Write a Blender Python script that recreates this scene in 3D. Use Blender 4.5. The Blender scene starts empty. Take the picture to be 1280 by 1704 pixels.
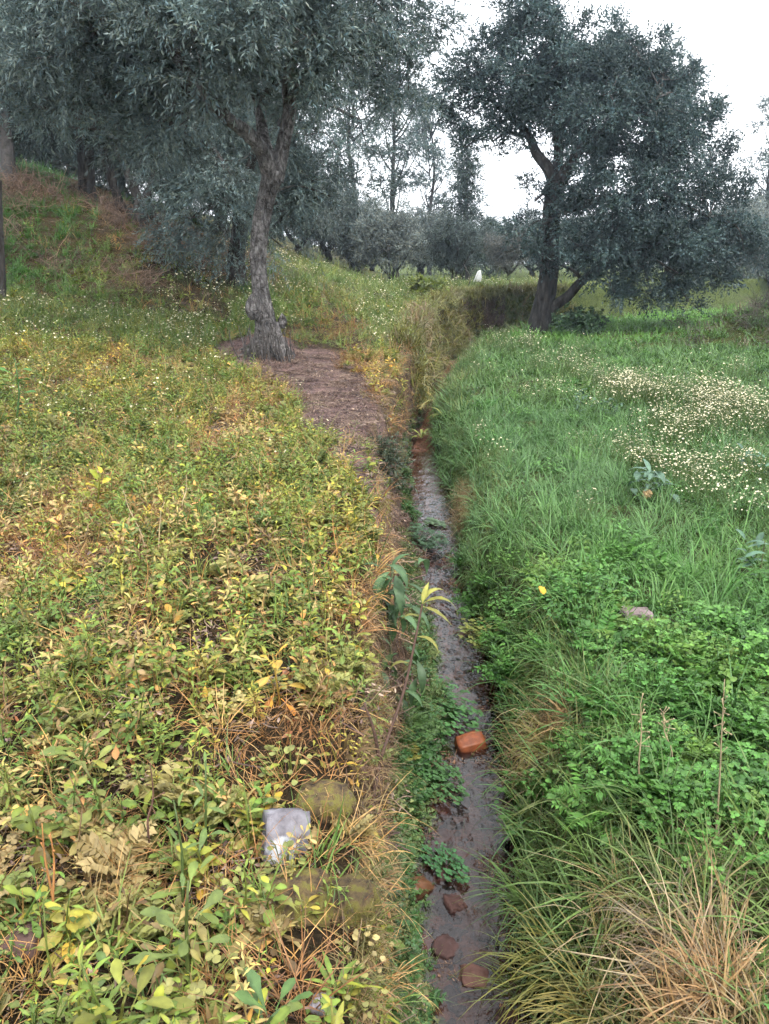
import bpy, math, random
import numpy as np
from mathutils import Vector, Matrix, Euler

rng = np.random.default_rng(7)
random.seed(7)
SC = bpy.context.scene
COL = SC.collection
PI = math.pi

# ------------------------------------------------------------------ camera
W0, H0 = 1280.0, 1704.0
FOV = math.radians(65.0)
FPX = (H0 / 2) / math.tan(FOV / 2)
PITCH = math.radians(17.1)
CAM = np.array([0.0, 0.0, 1.6])
cd = bpy.data.cameras.new('camera')
cam = bpy.data.objects.new('camera', cd)
COL.objects.link(cam)
cd.sensor_fit = 'VERTICAL'
cd.angle = FOV
cd.clip_start = 0.05
cd.clip_end = 2000
cam.location = CAM
cam.rotation_euler = (PI / 2 - PITCH, 0, 0)
SC.camera = cam

# ------------------------------------------------------------------ sky, sun, exposure
SUN_EL, SUN_AZ = math.radians(58), math.radians(150)      # high, behind the clouds
world = bpy.data.worlds.new('World')
SC.world = world
world.use_nodes = True
wn, wl = world.node_tree.nodes, world.node_tree.links
wn.clear()
sky = wn.new('ShaderNodeTexSky')
sky.sky_type = 'NISHITA'
sky.sun_disc = False
sky.sun_elevation = SUN_EL
sky.sun_rotation = SUN_AZ
sky.dust_density = 4.0
wtc = wn.new('ShaderNodeTexCoord')
wnoise = wn.new('ShaderNodeTexNoise')
wnoise.inputs['Scale'].default_value = 2.5
wnoise.inputs['Detail'].default_value = 5
wramp = wn.new('ShaderNodeValToRGB')
wramp.color_ramp.elements[0].position = 0.3
wramp.color_ramp.elements[0].color = (0.78, 0.82, 0.88, 1)
wramp.color_ramp.elements[1].position = 0.7
wramp.color_ramp.elements[1].color = (0.96, 0.98, 1.0, 1)
wgain = wn.new('ShaderNodeVectorMath')
wgain.operation = 'SCALE'
wgain.inputs['Scale'].default_value = 10.0
wmix = wn.new('ShaderNodeMix')
wmix.data_type = 'RGBA'
wmix.inputs['Factor'].default_value = 0.92               # unbroken cloud
wbg = wn.new('ShaderNodeBackground')
wbg.inputs['Strength'].default_value = 0.1
wout = wn.new('ShaderNodeOutputWorld')
wl.new(wtc.outputs['Generated'], wnoise.inputs['Vector'])
wl.new(wnoise.outputs['Fac'], wramp.inputs['Fac'])
wl.new(wramp.outputs['Color'], wgain.inputs[0])
wl.new(sky.outputs['Color'], wmix.inputs[6])
wl.new(wgain.outputs['Vector'], wmix.inputs[7])
wl.new(wmix.outputs[2], wbg.inputs['Color'])
wl.new(wbg.outputs['Background'], wout.inputs['Surface'])

sd = bpy.data.lights.new('sun', 'SUN')
sd.energy = 1.5
sd.angle = math.radians(12)
sd.color = (1.0, 0.96, 0.9)
sun = bpy.data.objects.new('sun', sd)
COL.objects.link(sun)
sdir = Vector((math.sin(SUN_AZ) * math.cos(SUN_EL), math.cos(SUN_AZ) * math.cos(SUN_EL), math.sin(SUN_EL)))
sun.rotation_euler = sdir.to_track_quat('Z', 'Y').to_euler()
sun.location = (4, -6, 14)

SC.view_settings.view_transform = 'Standard'
SC.view_settings.look = 'None'
SC.view_settings.gamma = 1.0
SC.view_settings.exposure = 1.6
SC.render.engine = 'CYCLES'
SC.cycles.max_bounces = 4
SC.cycles.diffuse_bounces = 2
SC.cycles.adaptive_threshold = 0.035
SC.cycles.adaptive_min_samples = 12
SC.cycles.transmission_bounces = 3
SC.cycles.transparent_max_bounces = 4
SC.cycles.volume_bounces = 0

# ------------------------------------------------------------------ pixel helpers
CP, SP_ = math.cos(PITCH), math.sin(PITCH)
def ray(px, py):
    u = (px - W0 / 2) / FPX
    v = (H0 / 2 - py) / FPX
    return np.array([u, CP + v * SP_, -SP_ + v * CP])       # y component is not normalised
def at_z(px, py, z):
    r = ray(px, py)
    return CAM + r * ((z - CAM[2]) / r[2])
def at_y(px, py, y):
    r = ray(px, py)
    return CAM + r * (y / r[1])
def ppm(y):                                                  # metres per photo pixel at forward distance y
    return y / (CP * FPX)
def to_px(p):
    d = np.asarray(p) - CAM
    dep = d[..., 1] * CP - d[..., 2] * SP_
    up = d[..., 1] * SP_ + d[..., 2] * CP
    return W0 / 2 + FPX * d[..., 0] / dep, H0 / 2 - FPX * up / dep

# ------------------------------------------------------------------ noise
def _hash(ix, iy, seed):
    n = (ix.astype(np.int64) * 374761393 + iy.astype(np.int64) * 668265263 + seed * 974711) & 0x7fffffff
    n = ((n ^ (n >> 13)) * 1274126177) & 0x7fffffff
    return ((n ^ (n >> 16)) & 0xffff) / 65535.0
def vnoise(x, y, seed=0):
    x = np.asarray(x, float); y = np.asarray(y, float)
    ix, iy = np.floor(x), np.floor(y)
    fx, fy = x - ix, y - iy
    fx = fx * fx * (3 - 2 * fx); fy = fy * fy * (3 - 2 * fy)
    a = _hash(ix, iy, seed); b = _hash(ix + 1, iy, seed)
    c = _hash(ix, iy + 1, seed); d = _hash(ix + 1, iy + 1, seed)
    return (a * (1 - fx) + b * fx) * (1 - fy) + (c * (1 - fx) + d * fx) * fy
def fbm(x, y, seed=0, octv=4):
    s, a, t = 0, 0.5, 0
    for k in range(octv):
        s = s + a * vnoise(x * 2 ** k, y * 2 ** k, seed + k); t += a; a *= 0.5
    return s / t
def sstep(a, b, x):
    t = np.clip((np.asarray(x, float) - a) / (b - a), 0, 1)
    return t * t * (3 - 2 * t)

# ------------------------------------------------------------------ terrain
WATER_Z, FIELD_Z = -0.92, -0.30
yk = [-6, 1.0, 1.7, 3.0, 4.0, 5.0, 6.2, 7.2, 7.9, 10.2, 13, 16.4, 20, 24, 27, 35, 60, 400]
XL = [-.05, -.05, -.06, -.07, -.06, -.05, -.14, -.20, -.06, .14, .40, .75, 1.2, 2.1, 4.6, 12, 34, 200]
wrow = [(1640, 700, 860), (1500, 690, 835), (1400, 690, 830), (1300, 708, 822), (1220, 735, 822), (1100, 722, 800), (1000, 708, 755),
        (900, 708, 750), (850, 693, 745), (790, 688, 727), (752, 688, 716)]
wy, wl_, wr_ = [], [], []
for (py, a, b) in wrow:
    pa, pb = at_z(a, py, WATER_Z), at_z(b, py, WATER_Z)
    wy.append(pa[1]); wl_.append(pa[0] - .05); wr_.append(pb[0] + .06)
wy = [-6, 1.0] + wy + [13, 17, 21, 25, 28, 36, 60, 400]
wl_ = [wl_[0], wl_[0]] + wl_ + [.60, 1.08, 1.62, 2.95, 6.0, 13.4, 36, 202]
wr_ = [wr_[0], wr_[0]] + wr_ + [.80, 1.5, 2.3, 4.0, 7.2, 15, 37, 203]
def fXL(y): return np.interp(y, yk, XL) + 0.05 * (vnoise(np.asarray(y) * 1.3, 0 * np.asarray(y), 3) - .5)
def fWL(y): return np.interp(y, wy, wl_)
def fWR(y): return np.interp(y, wy, wr_)
def left_z(x, y):
    z = np.interp(y, [-6, 3, 6, 12.3, 16.4, 24, 60, 400], [0.0, 0.0, .12, .42, .58, .80, .95, 2.0])
    z = z + np.clip(-x - 1.2, 0, 8) * 0.10 * sstep(3, 13, y)
    z = z + .20 * sstep(1.6, 3.2, y) * (1 - sstep(5.6, 7.0, y)) * np.exp(-((x + .75) / .95) ** 2)
    z = z + .16 * np.exp(-(((x + 1.68) / .42) ** 2 + ((y - 12.0) / .5) ** 2))
    hx = np.clip(-x - .3, 0, 9.5) * 0.27
    z = z + hx * sstep(13.6, 19.5, y + 0.12 * (x + 7))
    return z
def H(x, y):
    x = np.asarray(x, float); y = np.asarray(y, float)
    xl, a, b = fXL(y), fWL(y), fWR(y)
    zl = left_z(x, y) + 0.10 * (fbm(x * .9, y * .9, 11) - .5) + 0.05 * (fbm(x * 5, y * 5, 13, 3) - .5)
    zr = FIELD_Z + 0.22 * (fbm(x * .35, y * .35, 21) - .5) + 0.06 * (fbm(x * 3, y * 3, 23, 3) - .5) + 0.10 * sstep(2, 8, x) 
    # bramble mound on the right edge
    zr = zr + 1.0 * np.exp(-(((x - 9.9) / 1.5) ** 2 + ((y - 20) / 2.6) ** 2))
    zr = zr + sstep(40, 90, y) * .7
    bed = WATER_Z - 0.07 + 0.06 * (fbm(x * 6, y * 6, 31, 3) - .5)
    bed = np.where(y > 11, WATER_Z + .12 * sstep(11, 16, y), bed)
    # left face: steep, undercut look comes from overhanging growth
    tl = np.clip((x - xl) / np.maximum(a - xl, .05), 0, 1)
    face = left_z(xl, y) * (1 - tl ** .62) + WATER_Z * tl ** .62 + 0.10 * (fbm(x * 6, y * 3.3, 41, 4) - .5) * (tl > 0.02)
    # right bank: steep lip, then a gentle rise to the field
    tr = np.clip((x - b) / 0.62, 0, 1)
    rb = bed + (zr - bed) * np.clip(1 - (1 - tr) ** 2.8, 0, 1)
    z = np.where(x < xl, zl - 0.0, np.where(x < a, face, np.where(x < b, bed, rb)))
    # rounded bank shoulder
    sh = np.clip((x - (xl - .22)) / .22, 0, 1)
    z = np.where(x < xl, z - 0.05 * sh ** 2.5, z)
    return z
def ground_at(px, py, dz=0.0):
    r = ray(px, py)
    t = np.concatenate([np.arange(0.6, 12, 0.008), np.arange(12, 90, 0.04)])
    P = CAM[None, :] + r[None, :] * t[:, None]
    below = np.nonzero(P[:, 2] < H(P[:, 0], P[:, 1]) + dz)[0]
    k = below[0] if len(below) else len(t) - 1
    p = P[k].copy(); p[2] = float(H(p[0], p[1]))
    return p

# ------------------------------------------------------------------ mesh + object helpers
def mesh_from(name, V, F, mats=(), col=None, smooth=True):
    V = np.asarray(V, np.float32)
    me = bpy.data.meshes.new(name)
    F = [np.asarray(f, np.int32) for f in (F if isinstance(F, list) else [F]) if len(f)]
    nl = sum(f.size for f in F); nf = sum(len(f) for f in F)
    me.vertices.add(len(V)); me.vertices.foreach_set('co', V.ravel())
    me.loops.add(nl); me.polygons.add(nf)
    me.loops.foreach_set('vertex_index', np.concatenate([f.ravel() for f in F]))
    tot = np.concatenate([np.full(len(f), f.shape[1], np.int32) for f in F])
    st = np.concatenate([[0], np.cumsum(tot)[:-1]]).astype(np.int32)
    me.polygons.foreach_set('loop_start', st)
    me.polygons.foreach_set('loop_total', tot)
    me.polygons.foreach_set('use_smooth', np.full(nf, smooth, bool))
    if col is not None:
        ca = me.color_attributes.new('col', 'FLOAT_COLOR', 'POINT')
        c = np.ones((len(V), 4), np.float32); c[:, :3] = col
        ca.data.foreach_set('color', c.ravel())
    me.update(); me.validate()
    for m in mats: me.materials.append(m)
    return me
class MB:
    def __init__(s): s.V, s.Q, s.T, s.C, s.n = [], [], [], [], 0
    def add(s, V, Q=None, T=None, C=(1, 1, 1)):
        V = np.asarray(V, float)
        s.V.append(V)
        C = np.asarray(C, float)
        s.C.append(np.broadcast_to(C, (len(V), 3)))
        if Q is not None and len(Q): s.Q.append(np.asarray(Q, int) + s.n)
        if T is not None and len(T): s.T.append(np.asarray(T, int) + s.n)
        s.n += len(V)
    def mesh(s, name, mats, smooth=True):
        F = []
        if s.Q: F.append(np.concatenate(s.Q))
        if s.T: F.append(np.concatenate(s.T))
        return mesh_from(name, np.concatenate(s.V), F, mats, np.concatenate(s.C), smooth)
def link(name, me, parent=None, loc=(0, 0, 0), rot=(0, 0, 0), scale=1.0, color=None):
    o = bpy.data.objects.new(name, me)
    COL.objects.link(o)
    o.location = loc; o.rotation_euler = rot
    o.scale = (scale,) * 3 if np.isscalar(scale) else scale
    if parent is not None: o.parent = parent
    if color is not None: o.color = (*color, 1)
    return o
def tag(o, label=None, cat=None, group=None, kind=None):
    if label: o['label'] = label
    if cat: o['category'] = cat
    if group: o['group'] = group
    if kind: o['kind'] = kind
    return o
def empty(name, loc, label, cat, group=None, rz=0.0, scale=1.0):
    o = link(name, None, None, loc, (0, 0, rz), scale)
    o.empty_display_size = 0.1
    return tag(o, label, cat, group)

# ------------------------------------------------------------------ materials
def new_mat(name):
    m = bpy.data.materials.new(name); m.use_nodes = True
    n, l = m.node_tree.nodes, m.node_tree.links
    n.clear()
    return m, n, l
def nd(n, t, **kw):
    x = n.new(t)
    for k, v in kw.items():
        if k.startswith('i_'): x.inputs[k[2:].replace('_', ' ')].default_value = v
        else: setattr(x, k, v)
    return x
def mixc(n, l, fac, a, b, mode='MIX'):
    x = nd(n, 'ShaderNodeMix', data_type='RGBA', blend_type=mode)
    for sock, v in ((0, fac), (6, a), (7, b)):
        if isinstance(v, (int, float)): x.inputs[sock].default_value = v
        elif isinstance(v, tuple): x.inputs[sock].default_value = (*v, 1)
        else: l.new(v, x.inputs[sock])
    return x.outputs[2]
def ramp(n, l, fac, stops):
    r = nd(n, 'ShaderNodeValToRGB')
    e = r.color_ramp.elements
    while len(e) < len(stops): e.new(0.5)
    for k, (p, c) in enumerate(stops):
        e[k].position = p; e[k].color = (*c, 1)
    l.new(fac, r.inputs['Fac'])
    return r.outputs['Color']
def noise(n, l, vec, scale, detail=4, rough=.55, w=None):
    x = nd(n, 'ShaderNodeTexNoise')
    x.inputs['Scale'].default_value = scale; x.inputs['Detail'].default_value = detail
    x.inputs['Roughness'].default_value = rough
    if vec is not None: l.new(vec, x.inputs['Vector'])
    return x.outputs['Fac']
def leaf_mat(name, src='inst', trans=0.3, rough=0.5, spot=0.25):
    m, n, l = new_mat(name)
    vc = nd(n, 'ShaderNodeAttribute', attribute_name='col')
    if src == 'inst':
        t = nd(n, 'ShaderNodeAttribute', attribute_name='tint', attribute_type='INSTANCER').outputs['Color']
    else:
        t = nd(n, 'ShaderNodeObjectInfo').outputs['Color']
    c = mixc(n, l, 1.0, t, vc.outputs['Color'], 'MULTIPLY')
    g = nd(n, 'ShaderNodeNewGeometry')
    f = noise(n, l, g.outputs['Position'], 38.0, 3)
    v = ramp(n, l, f, [(0.3, (1 - spot, 1 - spot, 1 - spot)), (0.72, (1 + spot, 1 + spot * .9, 1 + spot * .6))])
    c = mixc(n, l, 1.0, c, v, 'MULTIPLY')
    p = nd(n, 'ShaderNodeBsdfPrincipled', i_Roughness=rough)
    p.inputs['Specular IOR Level'].default_value = 0.35
    l.new(c, p.inputs['Base Color'])
    tr = nd(n, 'ShaderNodeBsdfTranslucent'); l.new(c, tr.inputs['Color'])
    ms = nd(n, 'ShaderNodeMixShader'); ms.inputs[0].default_value = trans
    l.new(p.outputs[0], ms.inputs[1]); l.new(tr.outputs[0], ms.inputs[2])
    o = nd(n, 'ShaderNodeOutputMaterial'); l.new(ms.outputs[0], o.inputs['Surface'])
    return m
def rough_mat(name, stops, scale=6.0, stretch=(1, 1, 1), bump=0.5, bscale=None, rough=0.85, dist=.02, usecol=False, patch=0.0, crack=0.0):
    m, n, l = new_mat(name)
    tc = nd(n, 'ShaderNodeTexCoord'); mp = nd(n, 'ShaderNodeMapping')
    mp.inputs['Scale'].default_value = stretch
    l.new(tc.outputs['Object'], mp.inputs['Vector'])
    f = noise(n, l, mp.outputs['Vector'], scale, 7, .65)
    c = ramp(n, l, f, stops)
    if patch:
        c = mixc(n, l, 1.0, c, ramp(n, l, noise(n, l, tc.outputs['Object'], 3.5, 4, .6), [(.38, (1 - patch,) * 3), (.58, (1.15,) * 3)]), 'MULTIPLY')
    if usecol:
        c = mixc(n, l, 1.0, c, nd(n, 'ShaderNodeObjectInfo').outputs['Color'], 'MULTIPLY')
    hgt = noise(n, l, mp.outputs['Vector'], bscale or scale * 3, 6, .7)
    if crack:                                                  # plates of bark with dark fissures between them
        wv = nd(n, 'ShaderNodeVectorMath', operation='MULTIPLY_ADD'); wv.inputs[1].default_value = (.16, .16, .16)
        nn_ = nd(n, 'ShaderNodeTexNoise'); nn_.inputs['Scale'].default_value = 9; l.new(tc.outputs['Object'], nn_.inputs['Vector'])
        l.new(nn_.outputs['Color'], wv.inputs[0]); l.new(mp.outputs['Vector'], wv.inputs[2])
        vo = nd(n, 'ShaderNodeTexVoronoi', feature='DISTANCE_TO_EDGE'); vo.inputs['Scale'].default_value = crack; l.new(wv.outputs[0], vo.inputs['Vector'])
        cr = ramp(n, l, vo.outputs['Distance'], [(0.0, (.12, .11, .10)), (.10, (.75, .75, .75)), (.25, (1.1, 1.1, 1.1))])
        c = mixc(n, l, .42, c, cr, 'MULTIPLY')
        hm2 = nd(n, 'ShaderNodeMath', operation='MULTIPLY'); l.new(hgt, hm2.inputs[0]); l.new(cr, hm2.inputs[1]); hgt = hm2.outputs[0]
    p = nd(n, 'ShaderNodeBsdfPrincipled', i_Roughness=rough)
    p.inputs['Specular IOR Level'].default_value = 0.25
    l.new(c, p.inputs['Base Color'])
    b = nd(n, 'ShaderNodeBump', i_Strength=bump, i_Distance=dist)
    l.new(hgt, b.inputs['Height'])
    l.new(b.outputs[0], p.inputs['Normal'])
    o = nd(n, 'ShaderNodeOutputMaterial'); l.new(p.outputs[0], o.inputs['Surface'])
    return m
M = {}
M['inst'] = leaf_mat('foliage_scattered', 'inst', .22)
M['obj'] = leaf_mat('foliage_single', 'obj', .22)
M['tree'] = leaf_mat('tree_leaves', 'obj', .22, .45, .15)
M['dryobj'] = leaf_mat('dry_stem', 'obj', .08, .8, .3)
M['bark_olive'] = rough_mat('bark_olive', [(.28, (.025, .022, .02)), (.42, (.12, .11, .105)), (.56, (.23, .215, .208)), (.72, (.40, .38, .37))], 17, (1.3, 1.3, .55), 1.0, 34, .95, .06, False, .5, 13)
M['bark_dark'] = rough_mat('bark_dark', [(.3, (.012, .011, .011)), (.55, (.05, .045, .042)), (.8, (.13, .12, .11))], 8, (1.5, 1.5, .4), 1.0, 20, .95, .03)
M['branch'] = rough_mat('branch_bark', [(.3, (.03, .028, .026)), (.7, (.11, .10, .095))], 9, (1, 1, 1), .5, 30)
M['stone'] = rough_mat('stone_weathered', [(.3, (.10, .085, .085)), (.5, (.24, .22, .23)), (.75, (.36, .34, .36))], 9, (1, 1, 1), .6, 40, .8, .006, True)
M['brick'] = rough_mat('wet_brick', [(.3, (.10, .035, .018)), (.6, (.26, .09, .04)), (.8, (.34, .15, .08))], 14, (1, 1, 1), .5, 60, .35, .004, True)
M['moss'] = rough_mat('mossy_stone', [(.34, (.045, .032, .022)), (.47, (.12, .085, .04)), (.56, (.15, .135, .03)), (.66, (.10, .075, .045)), (.8, (.17, .15, .12))], 22, (1, 1, 1), 1.0, 90, .95, .012, True)

# ------------------------------------------------------------------ ground
def spacing(segs):
    out = [segs[0][0]]
    for a, b, step in segs:
        nn = max(1, int(round((b - a) / step)))
        out += list(np.linspace(a, b, nn + 1)[1:])
    return np.array(out)
ys = spacing([(-6, .8, .4), (.8, 9, .045), (9, 30, .14), (30, 70, .7), (70, 420, 14)])
ss = spacing([(-380, -60, 20), (-60, -16, 1.5), (-16, -4, .22), (-4, -1.2, .09), (-1.2, 1.4, .04), (1.4, 5, .11), (5, 16, .3), (16, 60, 1.6), (60, 380, 20)])
YY, S2 = np.meshgrid(ys, ss, indexing='ij')
XX = S2 + fWL(YY)
ZZ = H(XX, YY)
nr, nc = YY.shape
idx = np.arange(nr * nc).reshape(nr, nc)
Q = np.stack([idx[:-1, :-1], idx[:-1, 1:], idx[1:, 1:], idx[1:, :-1]], -1).reshape(-1, 4)

# zone functions shared by the soil colour and by what grows on it
MULCH = [(440, 590, 55), (490, 605, 60), (535, 640, 55), (560, 680, 60), (600, 690, 45), (590, 730, 40), (520, 600, 50), (570, 645, 45), (620, 760, 26), (640, 820, 20), (385, 580, 30), (545, 700, 45), (585, 760, 34), (560, 735, 36), (605, 800, 26), (625, 860, 20), (610, 720, 40), (625, 690, 30)]
MUL = [(ground_at(a, b), c * ppm(np.hypot(*(ground_at(a, b)[:2])))) for a, b, c in MULCH]
def mulch(x, y):
    m = np.zeros(np.shape(x))
    wob = .25 * (fbm(np.asarray(x) * 3, np.asarray(y) * 3, 51, 3) - .5)
    for p, r in MUL:
        d = np.hypot((x - p[0]), (y - p[1]) * .42) / (r * 1.0)
        m = np.maximum(m, 1 - sstep(.75, 1.15, d + wob))
    return m
def mask_spots(spots, x, y, ys_=.5, soft=(.5, 1.2), seed=61, dz=.1):
    m = np.zeros(np.shape(x)); wob = .5 * (fbm(np.asarray(x) * 2.5, np.asarray(y) * 2.5, seed, 3) - .5)
    for (px, py, r, w) in spots:
        p = ground_at(px, py, dz); rr = r * ppm(p[1])
        # a spot that is r photo pixels tall covers more ground the flatter it is seen
        stretch = max(1.0, np.hypot(p[1], CAM[2] - p[2]) / max(.3, CAM[2] - p[2])) * ys_ * 2
        d = np.hypot((x - p[0]), (y - p[1]) / stretch) / rr
        m = np.maximum(m, w * (1 - sstep(soft[0], soft[1], d + wob)))
    return m
DRY = [(390, 690, 60, 1), (420, 650, 40, .9), (70, 870, 110, .95), (150, 910, 60, .8), (250, 830, 60, .7), (560, 900, 40, .6), (590, 980, 45, .8), (470, 1180, 90, 1), (560, 1200, 60, .9),
       (560, 570, 60, .9), (620, 610, 40, .9), (510, 545, 40, .6), (160, 600, 40, .6), (240, 990, 50, .7), (450, 640, 30, .8), (330, 1080, 50, .5), (200, 1420, 70, .4), (60, 1560, 60, .6), (440, 1600, 120, .7), (680, 600, 30, .6)]
def dryness(x, y): return mask_spots(DRY, x, y)
m, n, l = new_mat('soil_and_litter'); M['ground'] = m
att = nd(n, 'ShaderNodeAttribute', attribute_name='col')
g = nd(n, 'ShaderNodeNewGeometry')
f1 = noise(n, l, g.outputs['Position'], 9, 8, .7)
v1 = ramp(n, l, f1, [(.3, (.35, .35, .35)), (.5, (.85, .85, .85)), (.7, (1.5, 1.4, 1.3))])
f2 = noise(n, l, g.outputs['Position'], 60, 4, .7)
v2 = ramp(n, l, f2, [(.35, (.6, .6, .6)), (.65, (1.4, 1.4, 1.4))])
c = mixc(n, l, 1.0, mixc(n, l, 1.0, att.outputs['Color'], v1, 'MULTIPLY'), v2, 'MULTIPLY')
p = nd(n, 'ShaderNodeBsdfPrincipled', i_Roughness=.95)
p.inputs['Specular IOR Level'].default_value = .1
l.new(c, p.inputs['Base Color'])
b = nd(n, 'ShaderNodeBump', i_Strength=1.0, i_Distance=.05)
l.new(noise(n, l, g.outputs['Position'], 30, 8, .75), b.inputs['Height']); l.new(b.outputs[0], p.inputs['Normal'])
o = nd(n, 'ShaderNodeOutputMaterial'); l.new(p.outputs[0], o.inputs['Surface'])

xf, yf = XX.ravel(), YY.ravel()
sl = xf < fXL(yf); sface = (~sl) & (xf < fWL(yf)); sbed = (~sl) & (~sface) & (xf < fWR(yf))
gc = np.zeros((len(xf), 3))
gc[:] = (.055, .065, .022)                                    # under the field grass
gc[sl] = (.055, .040, .022)
gc[sface] = (.085, .056, .045)  # bank face soil, darkened to stand in for shadow on the ditch sides
gc[sbed] = (.17, .090, .062)
far = yf > 26
gc[far] = (.085, .11, .035)
near = yf < 30
mm = np.zeros(len(xf)); mm[near] = mulch(xf[near], yf[near])
mm = mm * (sl | sface)
gc = gc * (1 - mm[:, None]) + np.array((.185, .125, .115)) * mm[:, None]
hill = sl & (yf > 13.8) & (xf < -1)
hm = hill * sstep(.42, .6, fbm(xf * .6, yf * .6, 71))
gc = gc * (1 - hm[:, None] * .8) + np.array((.11, .075, .05)) * hm[:, None] * .8
gme = mesh_from('ground', np.stack([xf, yf, ZZ.ravel()], -1), Q, [M['ground']], gc)
ground = tag(link('ground', gme), 'grassy terraced ground cut by a narrow ditch', kind='structure')

# ------------------------------------------------------------------ water
m, n, l = new_mat('stream_water'); M['water'] = m
g = nd(n, 'ShaderNodeNewGeometry')
mp = nd(n, 'ShaderNodeMapping'); mp.inputs['Scale'].default_value = (1.0, .55, 1); l.new(g.outputs['Position'], mp.inputs['Vector'])
c = ramp(n, l, noise(n, l, mp.outputs['Vector'], 6, 5), [(.35, (.05, .035, .032)), (.6, (.12, .09, .09)), (.8, (.18, .15, .155))])
b = nd(n, 'ShaderNodeBump', i_Strength=.6, i_Distance=.011)
hs = nd(n, 'ShaderNodeMath', operation='MULTIPLY_ADD'); hs.inputs[1].default_value = .25
l.new(noise(n, l, mp.outputs['Vector'], 55, 2, .5), hs.inputs[0]); l.new(noise(n, l, mp.outputs['Vector'], 19, 2, .5), hs.inputs[2])
l.new(hs.outputs[0], b.inputs['Height'])
murk = nd(n, 'ShaderNodeBsdfDiffuse'); l.new(c, murk.inputs['Color'])
clear = nd(n, 'ShaderNodeBsdfTransparent'); clear.inputs['Color'].default_value = (.74, .60, .54, 1)
under = nd(n, 'ShaderNodeMixShader'); under.inputs[0].default_value = .13
l.new(clear.outputs[0], under.inputs[1]); l.new(murk.outputs[0], under.inputs[2])
gl = nd(n, 'ShaderNodeBsdfGlossy', i_Roughness=.03); gl.inputs['Color'].default_value = (1, 1, 1, 1); l.new(b.outputs[0], gl.inputs['Normal'])
fr = nd(n, 'ShaderNodeFresnel', i_IOR=1.42); l.new(b.outputs[0], fr.inputs['Normal'])
p = nd(n, 'ShaderNodeMixShader'); l.new(fr.outputs[0], p.inputs[0]); l.new(under.outputs[0], p.inputs[1]); l.new(gl.outputs[0], p.inputs[2])
o = nd(n, 'ShaderNodeOutputMaterial'); l.new(p.outputs[0], o.inputs['Surface'])
wys = np.arange(.4, 13.0, .05)
V = []
for y in wys:
    a, b_ = fWL(y) - .10, fWR(y) + .06
    for t in np.linspace(0, 1, 9):
        x = a + (b_ - a) * t
        V.append((x, y, WATER_Z + .012 * (fbm(x * 9, y * 7, 5, 2) - .5)))
idx = np.arange(len(V)).reshape(len(wys), 9)
Q = np.stack([idx[:-1, :-1], idx[:-1, 1:], idx[1:, 1:], idx[1:, :-1]], -1).reshape(-1, 4)
tag(link('stream_water', mesh_from('stream_water', V, Q, [M['water']])), 'narrow rippled stream in the ditch', kind='structure')

# ------------------------------------------------------------------ tubes
def catmull(P, k):
    P = np.asarray(P, float)
    P2 = np.vstack([2 * P[0] - P[1], P, 2 * P[-1] - P[-2]])
    out = []
    for i in range(len(P) - 1):
        p0, p1, p2, p3 = P2[i:i + 4]
        for t in np.linspace(0, 1, k, endpoint=False):
            out.append(.5 * (2 * p1 + (p2 - p0) * t + (2 * p0 - 5 * p1 + 4 * p2 - p3) * t ** 2 + (3 * p1 - p0 - 3 * p2 + p3) * t ** 3))
    out.append(P[-1])
    return np.array(out)
def tube(P, R, sides=6, k=4, gnarl=0.0, seed=0, cap=True):
    PR = catmull(np.column_stack([np.asarray(P, float), np.asarray(R, float)]), k)
    C, r = PR[:, :3], np.maximum(PR[:, 3], 1e-4)
    T = np.gradient(C, axis=0); T /= np.linalg.norm(T, axis=1, keepdims=True) + 1e-9
    ref = np.array([1.0, 0.02, 0.03]) if abs(T[0][0]) < .8 else np.array([0, 1.0, 0.02])
    V = []
    L = np.concatenate([[0], np.cumsum(np.linalg.norm(np.diff(C, axis=0), axis=1))])
    for i in range(len(C)):
        u = ref - T[i] * ref.dot(T[i]); u /= np.linalg.norm(u); w = np.cross(T[i], u); ref = u
        a = np.linspace(0, 2 * PI, sides, endpoint=False)
        rr = np.full(sides, r[i])
        if gnarl:
            q = vnoise((np.cos(a) * 1.6 + 5), np.sin(a) * 1.6 + L[i] * 1.5 + seed * 7.7, seed) - .5
            q2 = vnoise((np.cos(a) * 4 + 9), np.sin(a) * 4 + L[i] * 3.0 + seed, seed + 3) - .5
            fl = np.sin(a * 5 + L[i] * 2.2 + seed) * .35
            rr = rr * (1 + gnarl * (1.2 * q + .8 * q2 + .35 * fl))
        V.append(C[i] + rr[:, None] * (np.cos(a)[:, None] * u + np.sin(a)[:, None] * w))
    V = np.concatenate(V)
    nR = len(C)
    ii = np.arange(nR * sides).reshape(nR, sides)
    Q = np.stack([ii[:-1], np.roll(ii[:-1], -1, 1), np.roll(ii[1:], -1, 1), ii[1:]], -1).reshape(-1, 4)
    T3 = []
    if cap:
        V = np.vstack([V, C[-1] + T[-1] * r[-1] * .5]); e = len(V) - 1
        T3 = [(ii[-1][k_], ii[-1][(k_ + 1) % sides], e) for k_ in range(sides)]
    return V, Q, T3
def norm(v): return v / (np.linalg.norm(v, axis=-1, keepdims=True) + 1e-9)

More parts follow.
